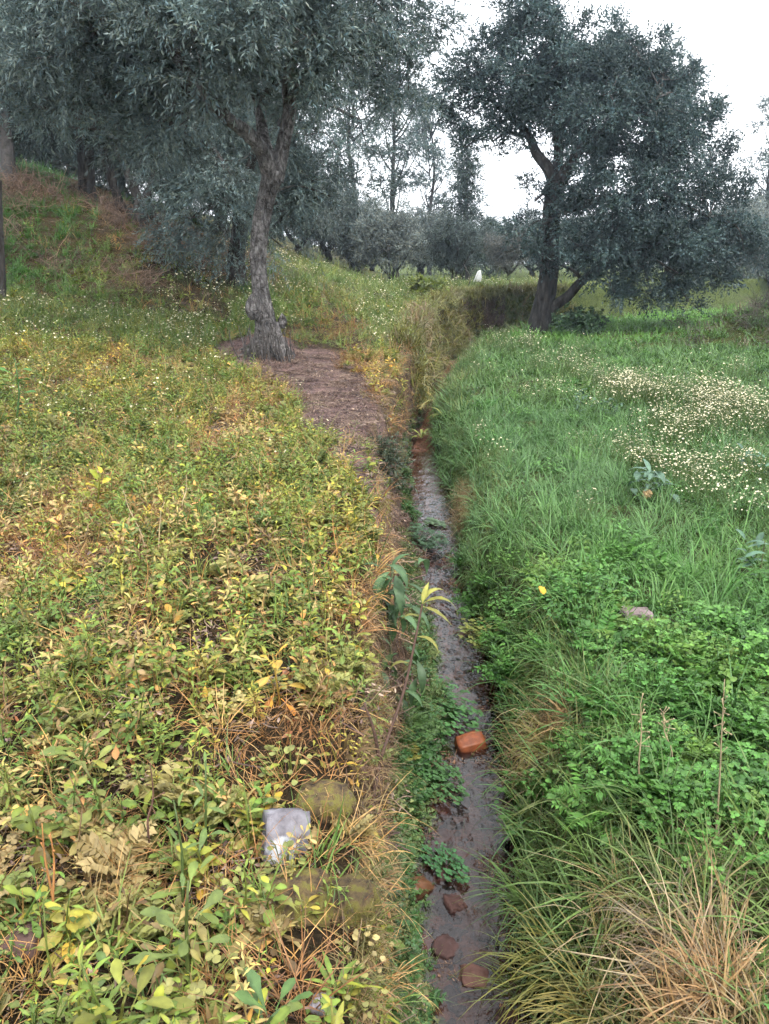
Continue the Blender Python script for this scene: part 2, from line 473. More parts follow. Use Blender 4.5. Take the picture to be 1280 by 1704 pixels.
# ------------------------------------------------------------------ trees
def leaves(P, D, L, Wd, col, r):
    """diamond leaves folded along the midrib: base, two sides, tip"""
    n_ = len(P)
    up = norm(r.normal(size=(n_, 3)) + np.array([0, 0, 1.2]))
    S = norm(np.cross(D, up)); N = norm(np.cross(S, D))
    L = L[:, None]; Wd = Wd[:, None]
    V = np.stack([P, P + D * L * .5 + S * Wd * .5 + N * Wd * .15, P + D * L - np.array([0, 0, .08]) * L, P + D * L * .5 - S * Wd * .5 + N * Wd * .15], 1).reshape(-1, 3)
    Q = np.arange(4 * n_).reshape(n_, 4)
    C = np.repeat(col, 4, 0)
    return V, Q, C
def crown_mesh(name, clumps, r, leaf, width, per_m3, twig=.32, nleaf=14, droop=.25, sub_r=.34, base=(1, 1, 1), mat=None, spread=.45):
    """clumps: (centre, radii, density). Sprays of leaves in sub-clusters inside every clump."""
    mb = MB(); subs = []
    for cen, rad, den in clumps:
        rad = np.asarray(rad, float) * np.ones(3)
        vol = 4.19 * rad.prod()
        ns = max(4, int(den * vol / (4.19 * sub_r ** 3) * 1.15))
        u = norm(r.normal(size=(ns, 3))) * (r.random((ns, 1)) ** .42)
        sc_ = cen + u * rad
        nt = int(per_m3 * (4.19 * sub_r ** 3))
        subs.append((cen, sc_))
        shade = .55 + .85 * r.random((ns, 1)) ** 1.2
        k = r.poisson(nt, ns) + 2
        rep = np.repeat(np.arange(ns), k)
        c0 = sc_[rep]; uu = u[rep]
        off = norm(r.normal(size=(len(rep), 3))) * (r.random((len(rep), 1)) ** .5) * sub_r * np.array([1, 1, .75])
        P0 = c0 + off * .75
        D = norm(off / sub_r * 1.0 + uu * .6 + r.normal(size=off.shape) * .4 + np.array([0, 0, .25]))
        Lt = twig * r.uniform(.5, 1.3, size=(len(rep), 1))
        tt = np.linspace(.1, 1, nleaf)
        PP, DD, CC = [], [], []
        for i, t in enumerate(tt):
            Pt = P0 + D * Lt * t + np.array([0, 0, -1.0]) * droop * Lt * t * t
            sd_ = norm(np.cross(D, r.normal(size=D.shape)))
            PP.append(Pt); DD.append(norm(D * .75 + sd_ * .75 - np.array([0, 0, .5 * droop])))
            CC.append(shade[rep] * r.uniform(.75, 1.25, size=(len(rep), 1)) * (1 + .15 * t))
        PP, DD, CC = np.concatenate(PP), np.concatenate(DD), np.concatenate(CC)
        n_ = len(PP)
        hue = r.normal(size=(n_, 1)) * .07
        col = np.array(base) * CC * (1 + hue * np.array([1.2, .2, -1.0]))
        mb.add(*leaves(PP, DD, leaf * r.uniform(.7, 1.25, n_), width * r.uniform(.7, 1.25, n_), col, r)[:2], None, np.repeat(col, 4, 0))
    return mb.mesh(name, [mat or M['tree']], smooth=False), subs
def branch_net(mb, subs, anchors, r, r0=.05, frac=.5, sides=5, thin=.008):
    """boughs from the nearest anchor point to each clump and on into its sprays"""
    A = np.array([a[0] for a in anchors]); AR = np.array([a[1] for a in anchors])
    for cen, sc_ in subs:
        k = np.argmin(np.linalg.norm(A - cen, axis=1) + .6 * np.maximum(0, A[:, 2] - cen[2]))
        a = A[k]; rr = min(AR[k] * .7, r0); Ld = np.linalg.norm(cen - a)
        mid = (a + cen) / 2 + r.normal(size=3) * .10 * Ld + np.array([0, 0, .08 * Ld])
        q = a + (mid - a) * .5 + r.normal(size=3) * .05 * Ld
        mb.add(*tube([a, q, mid, cen], [rr, rr * .8, rr * .62, rr * .4], sides, 4))
        pick = sc_[r.random(len(sc_)) < frac]
        for s in pick:
            st = [mid, cen, (mid + cen) / 2][r.integers(3)]
            mm_ = (st + s) / 2 + r.normal(size=3) * .12 * np.linalg.norm(s - st)
            mb.add(*tube([st, mm_, s], [rr * .38, rr * .25, thin], 4, 3, cap=False))
def px_path(pts, y0, base):
    """(px, py, width px, depth offset) -> local points + radii"""
    P, R = [], []
    for (px, py, w, dy) in pts:
        p_ = at_y(px, py, y0 + dy); P.append(p_ - base); R.append(w * ppm(y0 + dy) / 2)
    return np.array(P), np.array(R)
def px_clumps(lst, y0, base, r, flat=1.0, depth=1.0):
    out = []
    for it in lst:
        px, py, rp, dy = it[:4]; den = it[4] if len(it) > 4 else 1.0
        p_ = at_y(px, py, y0 + dy); rr = rp * ppm(y0 + dy)
        out.append((p_ - base, np.array([rr, rr * depth, rr * flat]), den))
    return out
def build_tree(name, label, base, trunk, limbs, clumps, r, color, bark, leafkw, r0=.05, group=None, cat='tree', sides=18, gnarl=.28, frac=.5, limb_bark=None, trunk_extra=None):
    root = empty(name, base, label, cat, group)
    mb = MB(); mb.add(*tube(trunk[0], trunk[1], sides, 8, gnarl, r.integers(99)))
    if trunk_extra: trunk_extra(mb)
    tk = link('trunk', mb.mesh('trunk', [bark]), root)
    anchors = [(trunk[0][-1], trunk[1][-1])]
    for (P, R) in limbs:
        mb = MB(); mb.add(*tube(P, R, 10, 6, gnarl * .7, r.integers(99)))
        link('limb', mb.mesh('limb', [limb_bark or bark]), tk)
        for k in range(1, len(P)): anchors.append((P[k], R[k]))
    cm, subs = crown_mesh('crown', clumps, r, **leafkw)
    cr = link('crown', cm, root, color=color)
    mb = MB(); branch_net(mb, subs, anchors, r, r0, frac)
    link('branches', mb.mesh('branches', [M['branch']]), root)['kind'] = 'stuff'
    return root
def copy_tree(o, parent=None):
    c_ = o.copy(); COL.objects.link(c_); c_.parent = parent
    for ch in [x for x in o.children]: copy_tree(ch, c_)
    return c_

OLIVE = (.108, .148, .142)
# the near olive
y0 = 12.3; base = ground_at(447, 588); y0 = base[1]
r = np.random.default_rng(101)
tr = px_path([(452, 616, 46, 0), (447, 572, 37, 0), (438, 520, 31, 0), (431, 470, 25, 0), (429, 420, 24, 0), (435, 370, 25, 0), (445, 325, 25, .05), (457, 285, 32, .05)], y0, base)
limbs = [px_path([(452, 300, 25, .05), (438, 255, 24, -.1), (412, 222, 22, -.3), (378, 196, 19, -.6), (335, 150, 20, -.9), (290, 90, 14, -1.2), (250, 30, 9, -1.4)], y0, base),
         px_path([(458, 300, 24, .05), (470, 245, 21, .1), (482, 185, 19, .15), (480, 130, 16, .1), (505, 60, 14, 0), (540, -20, 9, -.2)], y0, base),
         px_path([(460, 295, 22, .1), (440, 240, 20, .6), (430, 170, 16, 1.1), (400, 80, 10, 1.5)], y0, base),
         px_path([(480, 160, 18, .15), (530, 110, 14, .6), (600, 90, 10, 1.0), (660, 70, 6, 1.1)], y0, base)]
cl = px_clumps([(140, 70, 95, -.6), (230, 20, 110, -1.2), (330, 60, 100, -1.5), (430, 30, 105, -1.3), (540, 40, 95, -.6), (620, 20, 85, 0, .8), (285, 150, 75, -.5), (210, 150, 80, -.4), (400, 90, 70, .6), (560, 110, 62, .3, .8), (480, 100, 75, 1.2),
                (640, 110, 50, .5, .5), (690, 40, 55, .6, .5), (680, 150, 40, .8, .35), (250, 235, 60, -.3, .9), (120, 170, 60, .2), (60, 60, 80, -.3), (40, 170, 55, .4, .8),
                (200, -90, 120, -.5), (360, -110, 130, -.5), (520, -90, 120, 0), (640, -80, 90, .3, .7), (60, -70, 100, 0), (430, -210, 120, .4), (270, -200, 110, .4)], y0, base, r, .85, 1.0)
def burl(mb):
    for (px, py, w, dx) in [(421, 512, 24, -.12), (462, 590, 26, -.1), (425, 585, 26, -.1), (470, 535, 14, .05)]:
        c0 = at_y(px, py, y0 + dx) - base
        rr = w * ppm(y0) / 2
        mb.add(*tube([c0 - np.array([0, 0, rr * 1.5]), c0 - np.array([0, 0, rr * .7]), c0, c0 + np.array([0, 0, rr * .8]), c0 + np.array([0, 0, rr * 1.7])], [rr * .4, rr * .9, rr, rr * .8, rr * .2], 12, 4, .3, 4))
    for k in range(9):
        a = k / 9 * 2 * PI + .3
        q = np.array([math.cos(a), math.sin(a), 0])
        e = q * r.uniform(.45, .75)
        e[2] = float(H(base[0] + e[0], base[1] + e[1])) - base[2] - .02
        mb.add(*tube([np.array([0, 0, .4]) + q * .09, np.array([0, 0, .12]) + q * .2, e * .75 - np.array([0, 0, .05])], [.07, .05, .02], 8, 5, .3, k))
OL = dict(leaf=.078, width=.019, per_m3=340, twig=.30, nleaf=13, droop=.28, sub_r=.27)
olive = build_tree('olive_tree', 'large grey-green olive tree with pale gnarled trunk on the brown mulch beside the ditch', base, tr, limbs, cl, r, OLIVE, M['bark_olive'], OL, .05, 'olive trees', trunk_extra=burl, sides=26)

# the olive behind it whose sprays hang to the ground
yb = 16.5; base = ground_at(392, 468); base[1] = yb; base[0] = at_y(395, 460, yb)[0]; base[2] = float(H(base[0], base[1])) - .05
r = np.random.default_rng(102)
tr = px_path([(395, 475, 34, 0), (392, 430, 26, 0), (400, 370, 22, 0), (396, 320, 22, 0)], yb, base)
limbs = [px_path([(396, 325, 16, 0), (360, 260, 13, -.3), (320, 210, 9, -.5)], yb, base), px_path([(396, 325, 16, 0), (430, 250, 13, .3), (480, 190, 9, .5), (530, 170, 6, .6), (600, 200, 4, .8)], yb, base)]
cl = px_clumps([(300, 250, 62, -.3), (370, 270, 62, -.6), (290, 330, 50, -.2), (345, 350, 58, -.6), (400, 360, 45, -.3), (320, 410, 40, -.2), (385, 420, 40, -.5), (280, 390, 30, 0, .8), (480, 260, 55, .6), (530, 220, 50, .6, .9), (520, 300, 45, .8), (480, 350, 45, .8), (470, 410, 35, .8, .8), (440, 200, 70, .6), (350, 180, 70, .4), (520, 140, 55, .8), (560, 260, 30, .8, .6), (560, 330, 35, 1.0, .7), (600, 240, 34, .8, .4), (640, 190, 34, .8, .35), (620, 300, 30, .9, .35), (590, 180, 40, .8, .6)], yb, base, r, 1.0)
build_tree('olive_tree', 'olive tree with sprays hanging to the ground just behind the pale gnarled trunk', base, tr, limbs, cl, r, (.100, .138, .132), M['bark_dark'], dict(leaf=.085, width=.020, per_m3=185, twig=.36, nleaf=12, droop=.6, sub_r=.30), .035, 'olive trees', sides=12)

# olives on the slope at the left
def slope_olive(label, yb, base_px, trunkpts, limbpts, clumps, seed, color=(.044, .066, .062), bark='bark_dark', dens=120, leaf=.095):
    r = np.random.default_rng(seed)
    b_ = at_y(base_px[0], base_px[1], yb); b_[2] = float(H(b_[0], b_[1])) - .05
    tr = px_path(trunkpts, yb, b_); tr[0][0] = (tr[0][0][0], 0, 0)
    li = [px_path(q, yb, b_) for q in limbpts]
    cl = px_clumps(clumps, yb, b_, r, 1.0)
    return build_tree('olive_tree', label, b_, tr, li, cl, r, color, M[bark], dict(leaf=leaf, width=.024, per_m3=dens, twig=.38, nleaf=11, droop=.35, sub_r=.34), .04, 'olive trees', sides=12)
slope_olive('olive tree with pale slanting trunk at the far left on top of the green slope', 18.8, (14, 305), [(16, 308, 24, 0), (12, 250, 19, 0), (4, 190, 18, 0), (0, 120, 18, 0)], [[(0, 125, 14, 0), (-30, 60, 10, 0)], [(0, 125, 14, 0), (40, 60, 10, .3)]],
            [(20, 60, 80, 0), (60, 120, 60, .3), (-60, 60, 90, 0), (40, -30, 90, 0), (-40, 150, 60, .4, .7), (80, 200, 45, .8, .7), (40, 230, 35, .8, .5)], 111, bark='branch')
slope_olive('dark olive tree with thick upright trunk on the slope behind the fallen brush', 20.5, (145, 345), [(146, 350, 30, 0), (144, 300, 24, 0), (142, 250, 24, 0), (136, 215, 22, 0)], [[(138, 220, 16, 0), (110, 170, 12, 0), (90, 120, 8, 0)], [(138, 220, 16, 0), (165, 150, 12, 0)]],
            [(110, 150, 60, 0), (160, 120, 65, .3), (60, 160, 55, .3), (180, 190, 45, .4, .8), (110, 220, 40, .6, .7), (120, 60, 80, .5), (200, 60, 70, .5)], 112)
slope_olive('dark olive tree with thin trunk leaning left, between thick trunk and forked trunk', 19.8, (207, 362), [(210, 368, 18, 0), (196, 330, 14, 0), (182, 285, 13, 0), (170, 240, 12, 0)], [[(172, 245, 9, 0), (150, 200, 7, 0)], [(178, 260, 8, 0), (205, 210, 6, 0)]],
            [(170, 200, 48, 0), (215, 200, 48, .2), (200, 150, 60, .3), (190, 250, 30, .5, .6)], 113)
slope_olive('dark olive tree with low forked trunk at the right end of the slope', 18.6, (231, 378), [(232, 384, 26, 0), (233, 355, 22, 0), (236, 335, 20, 0)], [[(235, 340, 15, 0), (215, 295, 12, 0), (200, 262, 9, 0), (180, 220, 6, 0)], [(238, 340, 15, 0), (254, 300, 12, 0), (255, 250, 9, .1), (250, 200, 6, .1)]],
            [(240, 210, 52, .2), (270, 260, 42, .3), (200, 230, 35, .3, .8), (270, 320, 30, .3, .7), (262, 370, 22, .2, .6), (240, 150, 60, .5)], 114)
slope_olive('olive tree at the left picture edge with its dark trunk cut off by the frame', 13.9, (-1, 490), [(-2, 492, 22, 0), (0, 430, 15, 0), (-3, 370, 14, 0), (-6, 300, 14, 0)], [[(-6, 305, 10, 0), (-40, 230, 8, 0)]],
            [(-60, 180, 60, 0), (-70, 80, 80, 0), (-10, 60, 55, .3, .8)], 115)
slope_olive('hazy olive tree low between the trunks deep in the left grove', 27.0, (70, 318), [(70, 322, 22, 0), (72, 295, 18, 0), (68, 270, 18, 0)], [[(68, 272, 10, 0), (40, 240, 7, 0)]],
            [(60, 240, 50, 0), (110, 250, 50, .5), (20, 250, 45, 0), (90, 190, 60, .5), (170, 270, 45, .5), (210, 290, 40, .5), (30, 200, 60, 0), (130, 290, 35, 0), (250, 320, 40, 0), (60, 290, 30, .5)], 116, (.055, .075, .065), dens=90, leaf=.12)

# the oak across the ditch
base = ground_at(899, 553); yo = base[1]
r = np.random.default_rng(120)
tr = px_path([(897, 556, 46, 0), (901, 528, 35, 0), (908, 490, 30, 0), (914, 445, 27, 0), (917, 395, 26, 0), (920, 345, 26, 0), (926, 305, 28, 0)], yo, base); tr[0][0] = (0, 0, -.1)
limbs = [px_path([(908, 540, 22, -.1), (920, 512, 17, -.1), (944, 494, 15, -.2), (968, 468, 14, -.3), (1000, 446, 11, -.5), (1060, 420, 8, -.7), (1110, 400, 5, -.7)], yo, base),
         px_path([(924, 312, 20, 0), (912, 280, 17, 0), (893, 255, 15, .2), (880, 225, 12, .3), (850, 195, 9, .4), (810, 160, 6, .4)], yo, base),
         px_path([(928, 310, 20, 0), (944, 282, 17, 0), (965, 250, 14, -.3), (1000, 222, 12, -.5), (1050, 190, 8, -.6), (1100, 160, 5, -.6)], yo, base),
         px_path([(926, 305, 18, 0), (930, 255, 15, .3), (925, 200, 12, .4), (935, 130, 9, .5), (920, 60, 5, .5)], yo, base),
         px_path([(922, 350, 14, -.1), (960, 345, 12, -.7), (1020, 330, 9, -1.0), (1100, 330, 6, -1.2), (1180, 360, 4, -1.2)], yo, base)]
cl = px_clumps([(800, 110, 58, .3), (775, 190, 42, .2), (850, 60, 60, 0), (885, 20, 40, 0, .8), (890, 130, 62, -.5), (850, 180, 48, .5), (955, 95, 55, 0), (1010, 80, 42, .3, .8), (1055, 75, 48, 0, .9), (1105, 120, 50, .2), (1155, 180, 46, 0, .9), (1170, 240, 38, .3, .9), (990, 165, 65, -1.0), (1070, 190, 62, -.8), (1030, 250, 55, 1.0), (1120, 240, 50, -.6), (945, 190, 50, 1.0),
                (880, 240, 34, .4, .8), (820, 235, 30, .3, .7), (775, 245, 28, .2, .7), (745, 160, 25, .3, .5), (960, 270, 34, -1.0, .6), (1000, 320, 50, -1.2), (1080, 310, 58, -1.3), (1150, 320, 52, -1.0), (1200, 330, 34, -.6, .8), (890, 335, 32, -.3, .8), (878, 385, 34, -.4), (940, 355, 38, -.8), (960, 410, 38, -1.0), (900, 425, 26, -.6, .8), (1020, 390, 52, -1.4), (1090, 400, 58, -1.5), (1160, 400, 52, -1.3), (1215, 400, 40, -1.0, .9), (1130, 455, 42, -1.5), (1060, 450, 38, -1.4), (1010, 450, 30, -1.3, .8), (1190, 460, 34, -1.2, .8), (1145, 500, 24, -1.5, .8), (1035, 490, 17, -1.4, .6), (1085, 490, 22, -1.4, .7), (1240, 430, 26, -1, .7), (1250, 380, 25, -.6, .6), (1070, 380, 60, 1.2), (990, 430, 40, 1.2), (1140, 420, 50, 1.0), (930, 130, 60, 1.6), (1060, 130, 60, 1.6), (1020, 130, 50, .4), (1130, 200, 50, .6), (1190, 290, 40, 0), (1225, 350, 38, -.6), (1245, 410, 34, -.8), (1200, 440, 38, -1.0), (985, 250, 50, .8), (930, 40, 30, .3, .7), (970, 330, 40, .8)], yo, base, r, .9, 1.0)
oak = build_tree('oak_tree', 'dark spreading oak tree leaning over the green meadow across the ditch', base, tr, limbs, cl, r, (.050, .080, .078), M['bark_dark'], dict(leaf=.078, width=.046, per_m3=190, twig=.30, nleaf=8, droop=.15, sub_r=.36), .06, sides=18, gnarl=.22, frac=.6)

# trees at the back of the grove: three kinds, copied
def auto_tree(name, label, h, w, trunk_h, seed, color, kind, leaf, width, per, nclump, den=1.0, group='trees at the back of the grove'):
    r = np.random.default_rng(seed)
    R0 = .045 * h
    tr = (np.array([(0, 0, -.15), (.02 * h, 0, trunk_h * .4), (-.02 * h, .01 * h, trunk_h * .75), (0, 0, trunk_h)]), np.array([R0 * 1.3, R0 * .9, R0 * .8, R0 * .75]))
    limbs, cl = [], []
    if kind == 'round':
        for k in range(4):
            a = k * PI / 2 + r.uniform(0, 1); q = np.array([math.cos(a), math.sin(a), 0])
            limbs.append((np.array([(0, 0, trunk_h * .95), q * w * .12 + (0, 0, trunk_h + h * .1), q * w * .25 + (0, 0, trunk_h + h * .3)]), np.array([R0 * .5, R0 * .35, R0 * .18])))
        for k in range(nclump):
            q = norm(r.normal(size=3)) * r.random() ** .4
            zc = (h + trunk_h * .75) / 2
            cl.append((np.array([q[0] * w * .38, q[1] * w * .38, zc + q[2] * (h - trunk_h * .75) * .38]), np.array([1, 1, .85]) * w * r.uniform(.13, .2), den))
    elif kind == 'tall':
        tr = (np.array([(0, 0, -.2), (.03 * h, 0, h * .3), (0, .02 * h, h * .6), (.02 * h, 0, h * .92)]), np.array([R0 * .34, R0 * .24, R0 * .16, R0 * .05]))
        for k in range(nclump):
            z = h * r.uniform(.38, 1.0) if k > 4 else h * (.55 + .1 * k); a = r.uniform(0, 2 * PI)
            rad = w * .5 * r.uniform(.15, 1.0) * (1.1 - .35 * (z / h))
            e = np.array([math.cos(a) * rad, math.sin(a) * rad, z])
            s_ = np.array([.02 * h, 0, z - .16 * h])
            limbs.append((np.array([s_, (s_ + e) / 2 - (0, 0, .02 * h), e]), np.array([R0 * .10, R0 * .07, R0 * .03])))
            cl.append((e, np.array([1, 1, .6]) * w * r.uniform(.12, .2), den))
    else:                                                     # narrow cone
        tr = (np.array([(0, 0, -.2), (0, 0, h * .3), (0, .0, h * .6), (0, 0, h * .97)]), np.array([R0, R0 * .7, R0 * .4, R0 * .1]))
        for k in range(nclump):
            t = (k + .5) / nclump; a = k * 2.4
            rad = w * .36 * (1 - t) ** .8
            e = np.array([math.cos(a) * rad, math.sin(a) * rad, h * (.12 + .84 * t)])
            limbs.append((np.array([(0, 0, e[2] - .04 * h), e * .5 + np.array([0, 0, e[2] * .5]), e]), np.array([R0 * .2, R0 * .12, R0 * .05])))
            cl.append((e, np.array([1, 1, 1.1]) * w * (.12 + .16 * (1 - t)), den))
    return build_tree(name, label, np.zeros(3), tr, limbs, cl, r, color, M['bark_dark'], dict(leaf=leaf, width=width, per_m3=per, twig=.5, nleaf=8, droop=.25, sub_r=.45), .03, group, sides=9, gnarl=.2, frac=.35)
def put(tree, first, px, pybase, y, scale, rz, label, color=None):
    o = tree if first else copy_tree(tree)
    b_ = at_y(px, pybase, y)
    o.location = (b_[0], y, float(H(b_[0], y)) - .05); o.rotation_euler = (0, 0, rz); o.scale = (scale,) * 3
    o['label'] = label
    if color:
        for ch in o.children:
            if ch.name.startswith('crown'): ch.color = (*color, 1)
    return o
G1 = (.122, .148, .138); G2 = (.092, .116, .108); G3 = (.150, .174, .160)  # crown colours, paled to paint in the haze of distance
tA = auto_tree('olive_tree', 'x', 4.6, 5.4, .45, 201, G1, 'round', .17, .05, 46, 34)
tB = auto_tree('olive_tree', 'x', 5.2, 4.6, .8, 202, G2, 'round', .17, .052, 46, 30)
tC = auto_tree('eucalyptus_tree', 'x', 10.5, 4.4, 5, 203, (.075, .105, .10), 'tall', .20, .060, 26, 26, .85)
tD = auto_tree('conifer_tree', 'x', 6.2, 3.0, .8, 204, (.055, .080, .070), 'cone', .17, .05, 45, 22)
spots = [
    (tA, 500, 33, 1.0, 0.3, 'pale hazy olive tree right of the pale gnarled trunk', G1),
    (tB, 548, 36, 1.05, 1.2, 'dark upright olive tree behind the flowering terrace, second right of gnarled trunk', G2),
    (tA, 598, 38, 1.0, 2.2, 'grey olive tree behind the terrace edge below the tallest eucalyptus', G1),
    (tA, 650, 34, .92, 3.6, 'pale grey olive tree above the terrace brow, left of the bright green bush', G3),
    (tB, 700, 37, .95, 4.4, 'grey olive tree directly behind the bright green bush on the terrace', G1),
    (tB, 757, 31, .72, 0.8, 'small dark olive tree standing left of the white sack', (.06, .08, .075)),
    (tA, 812, 40, .78, 5.2, 'hazy olive tree behind the white sack on the terrace', G2),
    (tB, 846, 33, .62, 2.0, 'slim grey olive tree on the terrace just left of the oak trunk', (.12, .125, .115)),
    (tA, 885, 46, 1.0, 1.0, 'distant hazy olive tree directly behind the oak trunk', G2),
    (tB, 960, 44, 1.0, 3.0, 'distant olive tree seen under the oak just right of its low limb', G1),
    (tA, 1040, 48, 1.0, 4.0, 'distant olive tree in the shade gap under the middle of the oak', G2),
    (tB, 1130, 50, 1.0, 5.0, 'distant olive tree behind the drooping right side of the oak', G1),
    (tA, 1215, 44, 1.15, 0.0, 'pale hazy olive tree at the meadow end right of the oak', G3),
    (tA, 1290, 40, 1.3, 2.7, 'tall pale olive tree cut by the right picture edge', G3),
    (tB, 1255, 56, 1.6, 1.5, 'far grey tree between the oak and the right picture edge', G3),
]
spots += [(tB, 40, 30, 1.15, 1.0, 'shadowy olive tree far back at the left edge of the slope grove', (.05, .07, .06)), (tA, 130, 31, 1.1, 2.0, 'shadowy olive tree far back behind the thick dark trunk', (.05, .07, .06)), (tB, 215, 29, 1.1, 3.0, 'shadowy olive tree far back behind the forked trunk', (.055, .075, .065)), (tA, 300, 27, 1.05, 4.0, 'shadowy olive tree deep behind the hanging sprays', (.055, .075, .065)),  # dark crown colours stand in for the shade deep in the grove
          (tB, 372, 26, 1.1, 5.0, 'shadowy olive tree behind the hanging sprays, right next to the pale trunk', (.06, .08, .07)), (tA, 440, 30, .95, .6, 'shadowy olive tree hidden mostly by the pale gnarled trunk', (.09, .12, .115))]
used = set()
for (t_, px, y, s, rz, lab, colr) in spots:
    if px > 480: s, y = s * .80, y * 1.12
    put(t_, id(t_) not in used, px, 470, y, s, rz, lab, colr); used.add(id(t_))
for i, (px, y, s, rz, lab) in enumerate([(585, 44, 1.0, .4, 'tall sparse eucalyptus tree nearest the gnarled olive trunk'), (660, 47, 1.12, 2.4, 'tall sparse eucalyptus tree in the middle of the skyline gap'), (715, 56, 1.0, 4.1, 'thin sparse eucalyptus tree left of the dark conifer'), (1262, 52, .98, 1.1, 'thin sparse tree rising at the right picture edge beyond the oak')]):
    put(tC, i == 0, px, 470, y, s, rz, lab)
put(tD, True, 772, 470, 42, .98, 0, 'dark pointed conifer rising above the olives in the sky gap')
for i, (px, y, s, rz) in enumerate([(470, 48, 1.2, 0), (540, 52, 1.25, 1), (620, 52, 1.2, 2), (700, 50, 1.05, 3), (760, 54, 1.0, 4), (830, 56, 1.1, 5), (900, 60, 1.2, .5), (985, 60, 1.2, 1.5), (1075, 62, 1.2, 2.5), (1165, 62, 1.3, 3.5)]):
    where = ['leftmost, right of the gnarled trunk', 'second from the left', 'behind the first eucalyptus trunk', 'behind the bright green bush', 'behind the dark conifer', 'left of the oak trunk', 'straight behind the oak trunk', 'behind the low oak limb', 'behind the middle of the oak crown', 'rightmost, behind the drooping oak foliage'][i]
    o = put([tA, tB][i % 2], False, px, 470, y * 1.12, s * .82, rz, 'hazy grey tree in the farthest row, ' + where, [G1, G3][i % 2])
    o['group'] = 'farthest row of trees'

# ------------------------------------------------------------------ plant shapes
def blades(r, nb, h, spread, droop, w, lean=.35, seg=4, colA=(1, 1, 1), colB=(1, 1, 1), hvar=.45, tipw=.12):
    """arching grass blades from a small tussock: (V, Q, C)"""
    a = r.uniform(0, 2 * PI, nb); R_ = spread * np.sqrt(r.random(nb))
    P0 = np.stack([np.cos(a) * R_, np.sin(a) * R_, np.full(nb, -.02)], -1)
    a2 = a + r.normal(size=nb) * 1.5
    kink = np.where(r.random(nb) < .28, r.integers(1, seg, nb), 99); kang = r.uniform(.5, 1.6, nb)
    out = np.stack([np.cos(a2), np.sin(a2), np.zeros(nb)], -1)
    ln = h * r.uniform(1 - hvar, 1 + hvar * .6, nb)
    le = np.abs(r.normal(size=nb)) * lean + .08; dr = droop * r.uniform(.3, 1.6, nb)
    side = np.stack([-np.sin(a2), np.cos(a2), np.zeros(nb)], -1)
    tw = r.normal(size=nb) * .5
    rows = []
    for k in range(seg + 1):
        t = k / seg
        ang = le + dr * t + np.where(k > kink, kang, 0)          # from the vertical, some blades snapped over
        pos = P0 if k == 0 else pos + (out * np.sin(ang)[:, None] + np.array([0, 0, 1.0]) * np.cos(ang)[:, None]) * (ln / seg)[:, None] + side * (tw * .06 * ln / seg)[:, None]
        ww = w * (1 - t ** 1.8) + w * tipw * .3
        rows.append((pos - side * ww / 2, pos + side * ww / 2))
    V = np.stack([np.stack(x, 1) for x in rows], 1).reshape(nb, -1, 3)   # nb, (seg+1)*2
    q = np.array([[2 * k, 2 * k + 1, 2 * k + 3, 2 * k + 2] for k in range(seg)])
    Q = (q[None] + (np.arange(nb) * (seg + 1) * 2)[:, None, None]).reshape(-1, 4)
    mixv = r.random((nb, 1, 1)) * np.ones((1, (seg + 1) * 2, 1))
    C = np.array(colA) * (1 - mixv) + np.array(colB) * mixv
    C = C * r.uniform(.75, 1.25, (nb, 1, 1))
    return V.reshape(-1, 3), Q, C.reshape(-1, 3)
SPAT = [(0, .10), (.3, .16), (.52, .62), (.72, 1.0), (.9, .72), (1.0, .10)]
LANC = [(0, .14), (.22, .7), (.45, 1.0), (.7, .75), (.88, .36), (1.0, .03)]
OVAL = [(0, .12), (.22, .75), (.5, 1.0), (.78, .8), (.93, .4), (1.0, .05)]
def leaf_shape(L, Wd, prof, bend=.5, fold=.25, wave=0.0, r=None):
    """one leaf along +Y with a folded midrib, drooping by bend radians over its length"""
    V, y, z, ang = [], 0.0, 0.0, 0.0
    pt = 0.0
    for i, (t, w) in enumerate(prof):
        st = (t - pt) * L; ang = -bend * t ** 1.3
        y += math.cos(ang) * st; z += math.sin(ang) * st; pt = t
        ww = w * Wd / 2; wv = wave * Wd * ((-1) ** i)
        V += [(-ww, y, z + fold * ww + wv), (0, y, z), (ww, y, z + fold * ww - wv)]
    nR = len(prof)
    Q = [(3 * i + j, 3 * i + j + 1, 3 * i + j + 4, 3 * i + j + 3) for i in range(nR - 1) for j in (0, 1)]
    C = np.ones((len(V), 3)); C[1::3] *= 1.22
    return np.array(V), np.array(Q), C
def place(V, az, pitch, roll, loc, s=1.0):
    Mx = (Matrix.Rotation(az, 3, 'Z') @ Matrix.Rotation(pitch, 3, 'X') @ Matrix.Rotation(roll, 3, 'Y'))
    return (V * s) @ np.array(Mx).T + np.asarray(loc)
def weed_layout(r, nl, h, L):
    """leaf poses of one upright weed: az, pitch, roll, loc, scale, tint"""
    out = []
    for k in range(nl):
        t = (k + .5) / nl
        az = k * 2.4 + r.normal() * .3
        pit = (-.15 + .95 * t + r.normal() * .18)
        sc_ = (1.0 - .45 * t ** 2) * r.uniform(.75, 1.15) * L
        z = h * (t ** 1.1)
        tint = np.array([1.0, 1.0, 1.0]) * r.uniform(.85, 1.15)
        if t < .35 and r.random() < .6: tint = np.array([1.9, 1.15, 1.3]) * r.uniform(.4, 1.05); pit -= .5
        elif r.random() < .12: tint = np.array([1.9, 1.4, 1.1])
        if t > .75: tint = tint * np.array([1.12, 1.15, .95])
        rad = .012
        out.append((az, pit, r.normal() * .35, (-math.sin(az) * rad, math.cos(az) * rad, z), sc_, tint))
    return out
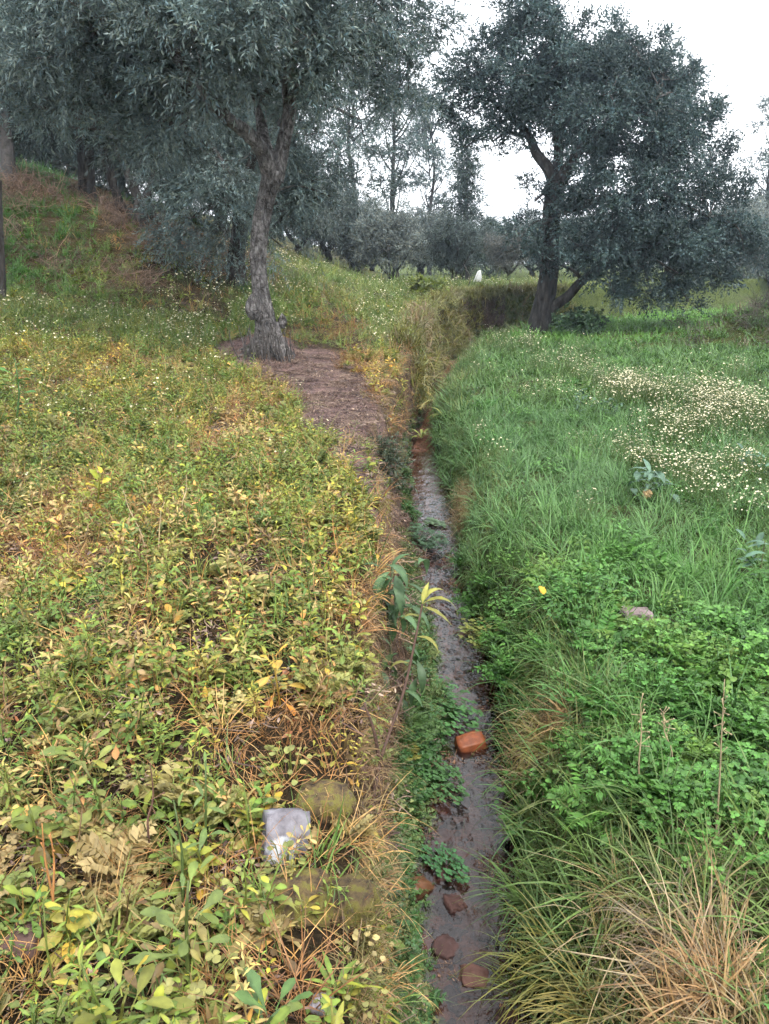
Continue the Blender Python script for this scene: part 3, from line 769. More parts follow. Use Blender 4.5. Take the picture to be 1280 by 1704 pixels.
def weed_mesh(seed, nl, h, L, Wd, prof=SPAT, mat='inst'):
    r = np.random.default_rng(seed); mb = MB()
    mb.add(*tube([(0, 0, -.03), (r.normal() * .01, r.normal() * .01, h * .5), (r.normal() * .015, r.normal() * .015, h)], [.004, .003, .002], 4, 2), C=(.9, .8, .8))
    for (az, pit, roll, loc, s, ti) in weed_layout(r, nl, h, 1.0):
        V, Q, C = leaf_shape(L, Wd, prof, r.uniform(.3, 1.1), r.uniform(.1, .4), .05)
        mb.add(place(V, az, pit, roll, loc, s), Q, None, C * ti)
    return mb.mesh('weed', [M[mat]])
def herb_mesh(seed, n_, h, spread, rl, three=True, mat='inst'):
    """low trefoil herb: thin stalks each with rounded leaflets"""
    r = np.random.default_rng(seed); mb = MB()
    for k in range(n_):
        a = r.uniform(0, 2 * PI); R_ = spread * math.sqrt(r.random())
        top = np.array([math.cos(a) * R_, math.sin(a) * R_, h * r.uniform(.5, 1.1) * (1 - .35 * R_ / spread)])
        b_ = top * np.array([.45, .45, 0])
        mb.add(*tube([b_, (b_ + top) / 2 + (0, 0, .02), top], [.0016, .0014, .001], 3, 2, cap=False), C=(.8, .85, .7))
        c_ = np.array([1, 1, 1]) * r.uniform(.7, 1.3)
        a0 = r.uniform(0, 6)
        for j in range(3 if three else 1):
            az = a0 + j * 2.09
            s = rl * r.uniform(.7, 1.2)
            V, Q, C = leaf_shape(s, s * (1.0 if three else 1.3), [(0, .2), (.4, .9), (.75, 1.0), (1, .35)], .3, .2)
            mb.add(place(V, az, r.uniform(-.2, .45), r.normal() * .2, top), Q, None, C * c_)
    return mb.mesh('herb', [M[mat]])
def fern_mesh(seed, nf, L, w, mat='inst', leaflet=.5, droop=.9):
    """feathery fronds with paired leaflets"""
    r = np.random.default_rng(seed); mb = MB()
    for k in range(nf):
        az = k * 2 * PI / nf + r.normal() * .4
        q = np.array([math.cos(az), math.sin(az), 0]); ln = L * r.uniform(.6, 1.15); e0 = r.uniform(.5, 1.3)
        pts, p_ = [], np.zeros(3)
        for i in range(11):
            t = i / 10; an = e0 - droop * t
            pts.append(p_.copy()); p_ = p_ + (q * math.cos(an) + np.array([0, 0, math.sin(an)])) * ln / 10
        pts = np.array(pts); sd_ = np.array([-q[1], q[0], 0])
        mb.add(*tube(pts[::2], np.linspace(.0025, .0008, 6), 3, 1, cap=False), C=(.8, .8, .7))
        c_ = r.uniform(.75, 1.25)
        P_, D_, LL = [], [], []
        for i in range(2, 11):
            t = i / 10; tg = norm(pts[i] - pts[i - 1])
            for sg in (-1, 1):
                for sub in (0, .5):
                    P_.append(pts[i] - tg * sub * ln / 10); D_.append(norm(sd_ * sg + tg * .5 + r.normal(size=3) * .12)); LL.append(w * math.sin(PI * (.12 + .85 * t)) * r.uniform(.8, 1.2))
        LL = np.array(LL)
        V, Q, C = leaves(np.array(P_), np.array(D_), LL, LL * leaflet, np.ones((len(LL), 3)) * c_, r)
        mb.add(V, Q, None, C)
    return mb.mesh('fern', [M[mat]])
def disc_flower(mb, loc, rad, r, colp, colc):
    nP = 9; az0 = r.uniform(0, 6); t1, t2 = r.normal() * .35, r.normal() * .35
    R3 = np.array(Euler((t1, t2, az0)).to_matrix())
    V = [(0, 0, 0)]
    for k in range(nP * 2):
        a = k * PI / nP; rr = rad * (1.0 if k % 2 == 0 else .72)
        V.append((math.cos(a) * rr, math.sin(a) * rr, rad * .12))
    T = [(0, 1 + k, 1 + (k + 1) % (nP * 2)) for k in range(nP * 2)]
    mb.add(np.array(V) @ R3.T + loc, None, T, colp)
    V = [(0, 0, rad * .28)] + [(math.cos(a) * rad * .34, math.sin(a) * rad * .34, rad * .1) for a in np.linspace(0, 2 * PI, 6, endpoint=False)]
    mb.add(np.array(V) @ R3.T + loc, None, [(0, 1 + k, 1 + (k + 1) % 6) for k in range(6)], colc)
def flower_mesh(seed, n_, h, spread, rad, colp=(.80, .76, .58), colc=(.6, .42, .05)):
    r = np.random.default_rng(seed); mb = MB()
    for k in range(n_):
        a = r.uniform(0, 2 * PI); R_ = spread * math.sqrt(r.random())
        b_ = np.array([math.cos(a) * R_, math.sin(a) * R_, 0]); top = b_ * 1.15 + np.array([0, 0, h * r.uniform(.6, 1.1)])
        mb.add(*tube([b_, (b_ + top) / 2 + r.normal(size=3) * .012, top], [.0016, .0014, .001], 3, 2, cap=False), C=(.10, .16, .05))
        disc_flower(mb, top, rad * (.4 + .85 * r.random() ** 1.5), r, colp, colc)
    return mb.mesh('flower', [M['inst']])
def litter_mesh(seed, n_, spread, L, stick=False):
    r = np.random.default_rng(seed); mb = MB()
    for k in range(n_):
        a = r.uniform(0, 2 * PI); R_ = spread * math.sqrt(r.random())
        loc = (math.cos(a) * R_, math.sin(a) * R_, r.uniform(.003, .02)); c_ = r.uniform(.5, 1.5)
        if stick and r.random() < .35:
            q = r.normal(size=3) * np.array([1, 1, .25]) * L * 1.6
            mb.add(*tube([np.array(loc) - q, np.array(loc) + r.normal(size=3) * L * .2, np.array(loc) + q], [.003, .0025, .0015], 3, 2, cap=False), C=np.array([1, 1, 1]) * c_)
        else:
            V, Q, C = leaf_shape(L * r.uniform(.6, 1.3), L * r.uniform(.2, .45), OVAL, r.normal() * .8, r.normal() * .5)
            mb.add(place(V, r.uniform(0, 6.3), r.normal() * .3, r.normal() * .5, loc), Q, None, C * c_)
    return mb.mesh('litter', [M['inst']])
def tuft_mesh(seed, *a, mat='inst', **k):
    mb = MB(); V, Q, C = blades(np.random.default_rng(seed), *a, **k); mb.add(V, Q, None, C)
    return mb.mesh('tuft', [M[mat]])
def tangle_mesh(seed, n_, spread, h, rad=.003, mat='inst'):
    r = np.random.default_rng(seed); mb = MB()
    for k in range(n_):
        a = r.uniform(0, 2 * PI); p_ = np.array([math.cos(a), math.sin(a), 0]) * spread * r.random()
        d_ = norm(r.normal(size=3) + np.array([0, 0, .8])); pts = [p_]
        for i in range(4):
            d_ = norm(d_ + r.normal(size=3) * .45 - np.array([0, 0, .28])); p_ = p_ + d_ * h * r.uniform(.2, .4); pts.append(p_)
        mb.add(*tube(pts, np.linspace(rad, rad * .4, 5), 3, 2, cap=False), C=np.array([1, 1, 1]) * r.uniform(.5, 1.5))
    return mb.mesh('tangle', [M[mat]])

# ------------------------------------------------------------------ scattering of what nobody could count
def collection_of(name, meshes):
    c_ = bpy.data.collections.new(name)
    for k, me in enumerate(meshes):
        o_ = bpy.data.objects.new('%s_%02d' % (name, k), me); c_.objects.link(o_)
    return c_
def scatter(name, label, cat, meshes, P, rot, scl, tint, idx_):
    n_ = len(P)
    me = bpy.data.meshes.new(name)
    me.vertices.add(n_); me.vertices.foreach_set('co', np.asarray(P, np.float32).ravel())
    at_ = me.attributes.new('rot', 'FLOAT_VECTOR', 'POINT'); at_.data.foreach_set('vector', np.asarray(rot, np.float32).ravel())
    at_ = me.attributes.new('scl', 'FLOAT', 'POINT'); at_.data.foreach_set('value', np.asarray(scl, np.float32))
    at_ = me.attributes.new('pick', 'INT', 'POINT'); at_.data.foreach_set('value', np.asarray(idx_, np.int32))
    c4 = np.ones((n_, 4), np.float32); c4[:, :3] = tint
    at_ = me.attributes.new('tint', 'FLOAT_COLOR', 'POINT'); at_.data.foreach_set('color', c4.ravel())
    ob = tag(link(name, me), label, cat, kind='stuff')
    ng = bpy.data.node_groups.new(name, 'GeometryNodeTree')
    ng.interface.new_socket('Geometry', in_out='INPUT', socket_type='NodeSocketGeometry')
    ng.interface.new_socket('Geometry', in_out='OUTPUT', socket_type='NodeSocketGeometry')
    n, l = ng.nodes, ng.links
    gi, go = n.new('NodeGroupInput'), n.new('NodeGroupOutput')
    ci = n.new('GeometryNodeCollectionInfo'); ci.inputs['Collection'].default_value = collection_of(name + '_kinds', meshes)
    ci.inputs['Separate Children'].default_value = True; ci.inputs['Reset Children'].default_value = True
    ip = n.new('GeometryNodeInstanceOnPoints'); ip.inputs['Pick Instance'].default_value = True
    def named(nm, dt):
        x = n.new('GeometryNodeInputNamedAttribute'); x.data_type = dt; x.inputs['Name'].default_value = nm; return x.outputs['Attribute']
    er = n.new('FunctionNodeEulerToRotation'); l.new(named('rot', 'FLOAT_VECTOR'), er.inputs[0])
    l.new(gi.outputs[0], ip.inputs['Points']); l.new(ci.outputs[0], ip.inputs['Instance'])
    l.new(named('pick', 'INT'), ip.inputs['Instance Index']); l.new(er.outputs[0], ip.inputs['Rotation']); l.new(named('scl', 'FLOAT'), ip.inputs['Scale'])
    l.new(ip.outputs[0], go.inputs[0])
    md = ob.modifiers.new('scatter', 'NODES'); md.node_group = ng
    return ob
HALF = math.radians(33)
def sample(bands, r):
    """points on the ground plan inside the view wedge (a little wider), density per square metre by distance"""
    out = []
    for d0, d1, dens in bands:
        n_ = int(dens * HALF * (d1 ** 2 - d0 ** 2))
        d = np.sqrt(r.uniform(d0 ** 2, d1 ** 2, n_)); a = r.uniform(-HALF, HALF, n_)
        out.append(np.stack([np.sin(a) * d, np.cos(a) * d - .45], -1))
    return np.concatenate(out)
def grow(name, label, cat, meshes, XY, r, scl, tint, tilt=.15, dz=-.01, idx_=None, az=None):
    n_ = len(XY)
    P = np.column_stack([XY, H(XY[:, 0], XY[:, 1]) + dz])
    rot = np.column_stack([r.normal(size=n_) * tilt, r.normal(size=n_) * tilt, r.uniform(0, 2 * PI, n_) if az is None else az])
    if idx_ is None: idx_ = r.integers(0, len(meshes), n_)
    return scatter(name, label, cat, meshes, P, rot, scl * np.ones(n_), tint, idx_)
def lerp3(t, *cols):
    """piecewise mix of colours for t in 0..1"""
    t = np.clip(t, 0, .9999) * (len(cols) - 1); k = t.astype(int); f = (t - k)[:, None]
    cols = np.array(cols)
    return cols[k] * (1 - f) + cols[k + 1] * f
def left_top(x, y, m_=.03): return x < fXL(y) + m_
r = np.random.default_rng(300)

GREEN = (.085, .145, .030); YGREEN = (.22, .215, .040); YELLOW = (.42, .29, .065); STRAW = (.40, .30, .15); RUST = (.33, .165, .065); BROWN = (.16, .095, .055)
EDGE_W = None
BARE = [(500, 1380, 85, .95), (520, 1500, 75, .9), (500, 1230, 70, .9), (560, 1300, 55, .95), (490, 1620, 60, .7), (570, 1420, 50, .9), (470, 1180, 50, .95), (410, 1270, 40, .6), (590, 1150, 40, .6)]
# ---- left bank: leafy weeds
weeds = [weed_mesh(400 + k, n_, h_, L_, w_, pr) for k, (n_, h_, L_, w_, pr) in enumerate([(15, .20, .095, .032, SPAT), (18, .26, .085, .026, SPAT), (12, .12, .12, .036, SPAT), (24, .32, .075, .018, LANC), (14, .17, .07, .040, OVAL), (13, .05, .16, .030, LANC), (30, .24, .045, .014, LANC)])]
XY = sample([(.9, 3, 240), (3, 6, 330), (6, 12, 170), (12, 19, 34)], r)
x, y = XY.T
mul = mulch(x, y); dr = dryness(x, y)
hillm = (y > 14.2) & (x < -2)
keep = left_top(x, y, .05) & (r.random(len(x)) > mul * 1.3) & (r.random(len(x)) > dr * .72) & ~(hillm & (r.random(len(x)) < .85)) & (fbm(x * 1.7, y * 1.7, 77) > .29) & (r.random(len(x)) > mask_spots(BARE, x, y))
XY = XY[keep]; x, y = XY.T; dr = dr[keep]
d = np.hypot(x, y)
edge = sstep(-1.1, -.2, x - fXL(y)) * sstep(3.2, 4.5, y)
t = .80 * fbm(x * 1.1, y * 1.1, 81) - .19 + .30 * dr + .12 * edge + r.normal(size=len(x)) * .17 - .12 * sstep(8, 13, y) - .08 * (1 - sstep(2, 3.5, y))
tint = lerp3(t, GREEN, (.135, .185, .036), YGREEN, (.31, .25, .05), YELLOW) * r.uniform(.8, 1.2, (len(x), 1))
scl = (.45 + .95 * r.random(len(x)) ** 1.8) * np.interp(d, [0, 3, 12, 20], [.74, .62, .72, 1.2])
pick = np.floor(5 * fbm(x * 2.1 + 7, y * 2.1, 85, 2) * 1.5 - .9 + r.normal(size=len(x)) * .8).astype(int) % 7
# the weeds that show largest become things of their own
nearw = np.argsort(d + 9.0 * (pick > 4))[:280]
mask = np.ones(len(x), bool); mask[nearw] = False
grow('leafy_weeds', 'yellow-green leafy weeds covering the left bank', 'weeds', weeds, XY[mask], r, scl[mask], tint[mask], .22, idx_=pick[mask])
LEAFM = []
for k, (L_, w_, pr) in enumerate([(.095, .032, SPAT), (.085, .026, SPAT), (.11, .038, SPAT), (.075, .020, LANC), (.07, .040, OVAL)]):
    for b_ in (.35, .9):
        mb = MB(); V, Q, C = leaf_shape(L_, w_, pr, b_, .25, .05); mb.add(V, Q, None, C); LEAFM.append(mb.mesh('leaf', [M['obj']]))
mb = MB(); mb.add(*tube([(0, 0, -.03), (.008, -.006, .5), (-.006, .01, 1)], [.0045, .0035, .002], 5, 2)); STEMM = mb.mesh('stem', [M['obj']])
def weed_thing(loc, kind, s, tnt, r, label, group=None, nl=None, h_=None):
    n_, hh = [(14, .20), (15, .26), (12, .12), (17, .32), (13, .17)][kind]
    n_ = nl or n_; hh = h_ or hh
    root = empty('leafy_weed', loc, label, 'weed', group, r.uniform(0, 6.3), s)
    root.rotation_euler[0] = r.normal() * .15; root.rotation_euler[1] = r.normal() * .15
    link('stem', STEMM, root, scale=(1, 1, hh), color=np.array(tnt) * .85)
    for (az, pit, roll, lc, sc_, ti) in weed_layout(r, n_, hh, 1.0):
        o_ = link('leaf', LEAFM[kind * 2 + r.integers(2)], root, lc, scale=float(sc_), color=np.array(tnt) * ti)
        o_.rotation_euler = (Matrix.Rotation(az, 3, 'Z') @ Matrix.Rotation(pit, 3, 'X') @ Matrix.Rotation(roll, 3, 'Y')).to_euler()
    return root
def weed_words(kd, tn, s):
    shape = ['leafy spoon-leaved', 'slender spoon-leaved', 'low long-leaved', 'tall narrow-leaved', 'round-leaved'][kd]
    q = tn[0] / tn[1]
    hue = 'green' if q < .72 else ('yellow-green' if q < 1.05 else 'yellowing')
    size = 'small' if s < .5 else 'larger'
    return '%s %s %s weed in the near growth of the left bank' % (size, hue, shape), '%s %s %s weeds on the near left bank' % (size, hue, shape)
for k in nearw:
    weed_thing((x[k], y[k], float(H(x[k], y[k])) - .01), int(pick[k]), float(scl[k]), tint[k], r, *weed_words(int(pick[k]), tint[k], float(scl[k])))
singled = [
    (130, 1262, 2, 1.3, (.13, .17, .045), 'pale green rosette of long spoon leaves, largest weed at mid left edge'),
    (165, 1345, 0, 1.25, (.16, .175, .05), 'leafy weed with drooping yellow lower leaves just below the pale rosette'),
    (62, 1395, 4, 1.2, (.12, .15, .03), 'round-leaved green weed at the left edge beside thin orange stalks'),
    (105, 1540, 4, .95, (.30, .27, .05), 'bright yellow round-leaved weed beside the reddish rock at the left'),
    (215, 1690, 2, 1.25, (.17, .18, .04), 'big-leaved weed with one pale yellow leaf at the bottom edge'),
    (310, 1600, 1, 1.3, (.11, .145, .04), 'upright green weed with raised leaves left of the mossy rock'),
    (497, 1500, 2, .7, (.18, .19, .045), 'single small weed sprouting from the mossy rock below the whitened stone'),
    (340, 1400, 3, 1.05, (.10, .15, .045), 'dark green bushy weed left of the whitened stone'),
    (300, 1470, 3, 1.0, (.10, .15, .045), 'dark green weed hanging below the bushy weed left of whitened stone'),
    (465, 1140, 0, 1.0, (.36, .24, .05), 'orange-yellow leafed weed above the dark earth hollow in the bank'),
    (160, 830, 4, 1.5, (.20, .22, .03), 'lime yellow weed standing out in the middle of the left bank'),
    (225, 905, 4, 1.2, (.09, .15, .05), 'fresh green weed between pale dry stalks on the left bank'),
    (25, 690, 1, 2.2, (.06, .14, .035), 'deep green clump-like weed at the left edge halfway down'),
    (440, 1700, 2, 1.1, (.08, .14, .05), 'blue-green broad leaf weed at the bottom edge below the mossy rock'),
]
for (px, py, kd, s, tnt, lab) in singled:
    p_ = ground_at(px, py, .08)
    weed_thing(p_, kd, s, tnt, r, lab)

# wilted weeds
XY = sample([(.9, 3, 45), (3, 6, 50), (6, 12, 24)], r); x, y = XY.T
keep = left_top(x, y, .06) & (r.random(len(x)) > mulch(x, y) * 1.3) & (fbm(x * 1.6, y * 1.6, 79) > .40)
XY = XY[keep]; x, y = XY.T
tint = lerp3(r.random(len(x)), (.12, .075, .035), (.26, .18, .08), (.42, .31, .14), (.30, .26, .09)) * r.uniform(.7, 1.15, (len(x), 1))
grow('wilted_weeds', 'wilted tan and brown weeds among the green ones of the left bank', 'weeds', weeds, XY, r, r.uniform(.5, .95, len(x)), tint, .45)
low = [herb_mesh(415 + k, 30, .07, .11, .016, th) for k, th in enumerate((True, False))] + [fern_mesh(418, 10, .15, .045)]
XY = sample([(.9, 3, 45), (3, 6, 35), (6, 12, 30)], r); x, y = XY.T
keep = left_top(x, y, .02) & (r.random(len(x)) > mulch(x, y) * 1.4) & (r.random(len(x)) > dryness(x, y) * .7) & (r.random(len(x)) > .6 * mask_spots(BARE, x, y))
XY = XY[keep]; x, y = XY.T
tint = lerp3(.1 + .8 * fbm(x * 1.5, y * 1.5, 86) + r.normal(size=len(x)) * .2, (.10, .15, .04), (.17, .20, .055), (.27, .25, .085), (.34, .25, .12)) * r.uniform(.75, 1.2, (len(x), 1))
grow('bank_ground_cover', 'low creeping herbs between the weeds of the left bank', 'herbs', low, XY, r, r.uniform(.6, 1.2, len(x)), tint, .2)
# ---- left bank: dry and green grasses
dryt = [tuft_mesh(420 + k, nb, h_, .05, dp, .0042, lean=ln, colA=(1, 1, 1), colB=(1.0, .80, .64), seg=5) for k, (nb, h_, dp, ln) in enumerate([(26, .22, 1.5, .6), (34, .16, 2.0, .9), (20, .30, 1.2, .5)])]
grn = [tuft_mesh(430 + k, nb, h_, .05, dp, w_, lean=ln, colA=(1, 1, 1), colB=(1.25, 1.15, .8), seg=5) for k, (nb, h_, dp, ln, w_) in enumerate([(26, .26, 1.3, .4, .007), (22, .34, 1.6, .35, .009), (34, .18, 1.1, .5, .005)])]
XY = sample([(.9, 3, 190), (3, 6, 130), (6, 12, 60), (12, 20, 14)], r); x, y = XY.T
mul = mulch(x, y); dr = dryness(x, y)
keep = left_top(x, y, .08) & (r.random(len(x)) > mul * 1.15) & (r.random(len(x)) < .55 + .9 * dr) & ~((y > 15) & (x < -2.5) & (r.random(len(x)) < .6))
XY = XY[keep]; x, y = XY.T; dr = dr[keep]
tint = lerp3(.25 + .5 * fbm(x * 2, y * 2, 91) + .30 * dr + r.normal(size=len(x)) * .2, (.28, .22, .08), (.48, .35, .16), (.50, .33, .13), (.38, .21, .09), (.26, .14, .065)) * r.uniform(.7, 1.15, (len(x), 1))
grow('dry_grass', 'straw and rust coloured dry grass on the left bank', 'dry grass', dryt, XY, r, r.uniform(.5, 1.1, len(x)) * np.interp(y, [2, 5, 12, 20], [.8, .95, 1.1, 1.6]), tint, .4)
XY = sample([(.9, 3, 26), (3, 6, 30), (6, 12, 36), (12, 20, 46), (20, 34, 9)], r); x, y = XY.T
mul = mulch(x, y); dr = dryness(x, y); gz = fbm(x * .7, y * .7, 95)
hillg = np.clip((y > 13.6) * sstep(.36, .5, fbm(x * .5 + 3, y * .5, 97)) * (x < -3), 0, 1)
keep = left_top(x, y, .05) & (r.random(len(x)) > mul * 1.3) & (r.random(len(x)) > dr) & ((x > -2.8) | (y < 14) | (r.random(len(x)) < .12 + sstep(-4.4, -6.4, x + .5 * (y - 16))))
XY = XY[keep]; x, y = XY.T
tint = lerp3(.15 + .6 * fbm(x * .9, y * .9, 99) + r.normal(size=len(x)) * .15, (.06, .12, .035), (.10, .175, .045), (.19, .22, .065), (.29, .25, .085)) * r.uniform(.75, 1.2, (len(x), 1))
hl = (sstep(-4.4, -6.4, x) * sstep(13.6, 15, y))[:, None]
tint = tint * (1 - hl) + np.array((.055, .145, .035)) * hl * r.uniform(.7, 1.2, (len(x), 1))
grow('terrace_grass', 'green grass on the left terrace and slope', 'grass', grn, XY, r, r.uniform(.6, 1.1, len(x)) * np.interp(y, [2, 10, 14, 30], [.7, .9, 1.1, 2.0]), tint, .25)
# white blossom on the terrace and small herbs
flw = [flower_mesh(440 + k, n_, .22, .14, .011) for k, n_ in enumerate((6, 10, 14))]
XY = sample([(4.5, 7, 2), (7, 11, 7), (11, 18, 16), (18, 30, 5)], r); x, y = XY.T
keep = left_top(x, y, -.1) & (mulch(x, y) < .2) & (dryness(x, y) < .5) & (r.random(len(x)) < .65) & ((x > -4) | (y < 13.5)) & (fbm(x * .8, y * .8, 103) > .42)
XY = XY[keep]; x, y = XY.T
grow('terrace_blossom', 'tiny white blossom scattered over the left terrace', 'flowers', flw, XY, r, r.uniform(.7, 1.2, len(x)) * np.interp(y, [2, 10, 25], [.7, 1, 1.5]), np.ones((len(x), 3)), .2)
# litter on the mulch, under the weeds and on the slope
lit = [litter_mesh(450 + k, 34, .12, .030, True) for k in range(3)]
XY = sample([(.9, 3, 90), (3, 6, 75), (6, 12, 85), (12, 22, 16)], r); x, y = XY.T
mul = mulch(x, y); face = (x > fXL(y)) & (x < fWL(y))
keep = (x < fWL(y)) & ((mul > .25) | (r.random(len(x)) < .35))
XY = XY[keep]; x, y = XY.T; mul = mul[keep]
tint = lerp3(r.random(len(x)), (.09, .055, .05), (.19, .13, .11), (.34, .25, .19)) * (1 - mul[:, None] * .15)
grow('leaf_litter', 'purplish brown leaf and chip mulch around the olive trunk and under the weeds', 'mulch', lit, XY, r, r.uniform(.6, 1.1, len(x)), tint, .1, dz=0.0)

# ---- the cut bank face: hanging roots, dry grass, creepers
hang = [tuft_mesh(460 + k, nb, h_, .06, dp, .0045, lean=ln, colA=(1, 1, 1), colB=(.7, .6, .5), seg=5) for k, (nb, h_, dp, ln) in enumerate([(30, .26, 2.3, 1.0), (24, .34, 2.0, 1.2), (30, .18, 2.6, .8)])]
creep = [herb_mesh(470 + k, 26, .10, .12, .022, False) for k in range(2)] + [fern_mesh(474, 9, .20, .045, leaflet=.35)]
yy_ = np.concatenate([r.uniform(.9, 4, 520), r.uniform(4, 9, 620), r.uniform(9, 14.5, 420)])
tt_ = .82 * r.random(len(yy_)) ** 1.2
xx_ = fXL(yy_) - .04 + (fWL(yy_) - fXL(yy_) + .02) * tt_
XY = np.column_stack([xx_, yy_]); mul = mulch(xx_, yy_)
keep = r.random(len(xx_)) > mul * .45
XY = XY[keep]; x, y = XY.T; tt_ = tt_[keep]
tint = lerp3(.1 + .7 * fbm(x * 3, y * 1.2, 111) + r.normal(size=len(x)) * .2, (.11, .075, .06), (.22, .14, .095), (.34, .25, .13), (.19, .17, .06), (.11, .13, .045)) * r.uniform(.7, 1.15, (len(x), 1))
tint = tint * (1 - .45 * tt_)[:, None]  # blades coloured darker towards the foot, as painted shade in the ditch
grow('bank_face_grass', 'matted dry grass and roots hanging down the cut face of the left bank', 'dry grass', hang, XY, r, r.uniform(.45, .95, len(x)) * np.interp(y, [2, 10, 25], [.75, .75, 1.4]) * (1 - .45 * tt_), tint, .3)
yy_ = np.concatenate([r.uniform(.9, 5, 260), r.uniform(5, 13, 170), r.uniform(13, 26, 260)]); tt_ = .45 + .5 * r.random(len(yy_))
xx_ = fXL(yy_) + (fWL(yy_) - fXL(yy_)) * tt_
k_ = fbm(xx_ * 2, yy_ * 1.3, 121) > .46
XY = np.column_stack([xx_, yy_])[k_]; x, y = XY.T
tint = lerp3(r.random(len(x)), (.04, .085, .035), (.06, .11, .05), (.12, .14, .04)) * r.uniform(.8, 1.2, (len(x), 1))
grow('bank_creepers', 'dark green creepers and small ferns on the wet lower bank face', 'creepers', creep, XY, r, r.uniform(.5, .9, len(x)) * np.interp(y, [2, 12, 25], [.7, .8, 1.3]), tint, .35)

# ---- right side
def right_top(x, y, m_=.02): return x > fWR(y) + m_
STRAWR = [(1180, 1560, 110, 1), (1130, 1640, 90, .9), (1230, 1450, 70, .8), (1080, 1480, 50, .5), (1260, 1680, 90, .8), (930, 1185, 45, 1), (890, 1195, 40, .7), (1000, 1600, 60, .4), (770, 840, 22, .9), (775, 800, 16, .8)]
HERB = [(1000, 1150, 140, 1), (1150, 1150, 160, 1), (1100, 1270, 150, 1), (1230, 1250, 120, 1), (1250, 1360, 60, 1), (960, 1290, 70, .8), (900, 990, 80, .9), (990, 970, 90, .8), (1060, 1000, 60, .7), (850, 1060, 70, .9), (1200, 1050, 80, .7), (1000, 1370, 60, .6), (830, 960, 40, .7)]
FLOW = [(1100, 660, 60, 1), (1060, 640, 40, 1), (1160, 670, 50, .9), (1230, 660, 50, .9), (1120, 700, 40, .8), (1210, 740, 60, .7), (1130, 760, 60, .6), (1240, 790, 60, .7), (1180, 800, 40, .7), (1060, 740, 40, .5), (1000, 620, 40, .35), (950, 600, 40, .3), (870, 570, 40, .25), (1270, 620, 40, .3), (1260, 840, 40, .3)]
gr = [tuft_mesh(500 + k, nb, h_, sp, dp, w_, lean=ln, colA=(1, 1, 1), colB=(1.3, 1.2, 1.0), seg=5) for k, (nb, h_, sp, dp, ln, w_) in enumerate([(30, .30, .06, 1.2, .32, .007), (26, .40, .06, 1.5, .3, .0085), (36, .22, .08, 1.1, .45, .006), (24, .46, .05, 1.9, .35, .010)])]
far_t = [tuft_mesh(560 + k, 16, h_, .14, 1.2, .017, lean=.5, colB=(1.35, 1.2, .9), seg=3) for k, h_ in enumerate((.26, .36, .2))]
XY = sample([(.9, 3, 95), (3, 6, 100), (6, 12, 82), (12, 20, 42), (20, 34, 15), (34, 70, 3.2)], r); x, y = XY.T
hb = mask_spots(HERB, x, y, dz=.14); sw = mask_spots(STRAWR, x, y, dz=.16)
keep = right_top(x, y) & (r.random(len(x)) > hb * .45) & (r.random(len(x)) > sw * .95)
XY = XY[keep]; x, y = XY.T
nz = fbm(x * .6, y * .6, 131)
tint = lerp3(.1 + .8 * nz + r.normal(size=len(x)) * .13, (.046, .120, .032), (.064, .158, .042), (.090, .190, .052), (.132, .205, .062)) * r.uniform(.8, 1.2, (len(x), 1))
blue = (sstep(4.5, 7, y) * (1 - sstep(17, 22, y)))[:, None]
tint = tint * (1 - .5 * blue) + np.array((.085, .165, .075)) * .5 * blue
lim = sstep(18, 26, y)[:, None]
tint = tint * (1 - lim) + np.array((.085, .215, .040)) * lim
nearo = (1 - sstep(2.0, 3.2, y))[:, None]
tint = tint * (1 - .6 * nearo) + np.array((.105, .135, .040)) * .6 * nearo
scl = r.uniform(.65, 1.15, len(x)) * np.interp(y, [1, 3, 10, 20, 40, 70], [.75, .8, .85, 1.1, 1.8, 3]) * (.75 + .5 * fbm(x * 1.2, y * 1.2, 133))
pk = np.where(y > 10.5, 4 + r.integers(0, 3, len(x)), r.integers(0, 4, len(x)))
grow('meadow_grass', 'lush green grass of the meadow right of the ditch', 'grass', gr + far_t, XY, r, scl, tint, .22, idx_=pk)
# lush overhanging lip of the right bank
yy_ = np.concatenate([r.uniform(.9, 4, 520), r.uniform(4, 10, 620), r.uniform(10, 26, 700)])
xx_ = fWR(yy_) + .06 + .40 * r.random(len(yy_)) ** 1.1
ok = r.random(len(xx_)) > .8 * mask_spots([(720, 1150, 60, 1)], xx_, yy_)
XY = np.column_stack([xx_, yy_])[ok]; x, y = XY.T
sw = mask_spots(STRAWR, x, y, dz=.16)
tint = lerp3(.1 + .8 * fbm(x * 2, y * .9, 141) + r.normal(size=len(x)) * .12, (.035, .085, .028), (.06, .12, .035), (.12, .15, .05), (.19, .17, .07)) * r.uniform(.75, 1.2, (len(x), 1))
tint = tint * (1 - sw[:, None]) + np.array((.30, .19, .10)) * sw[:, None]
grow('ditch_grass', 'long grass drooping over the water along the right bank', 'grass', gr, XY, r, r.uniform(.45, .95, len(x)) * np.interp(y, [1, 3.5, 5, 9, 11, 25], [.8, .75, .55, .55, .9, 1.5]), tint, .3)
# straw
XY = sample([(.9, 3.2, 170), (3.2, 5, 90), (5, 9, 60)], r); x, y = XY.T
sw = mask_spots(STRAWR, x, y, dz=.16)
keep = right_top(x, y, .0) & (r.random(len(x)) < sw)
XY = XY[keep]; x, y = XY.T
tint = lerp3(.5 * r.random(len(x)) + .5 * fbm(x * 3, y * 3, 151), (.15, .155, .06), (.29, .25, .15), (.36, .30, .20), (.22, .16, .11)) * r.uniform(.75, 1.15, (len(x), 1))
grow('dry_meadow_grass', 'pale flattened dry grass at the near right corner', 'dry grass', dryt, XY, r, r.uniform(.8, 1.4, len(x)), tint, .5)
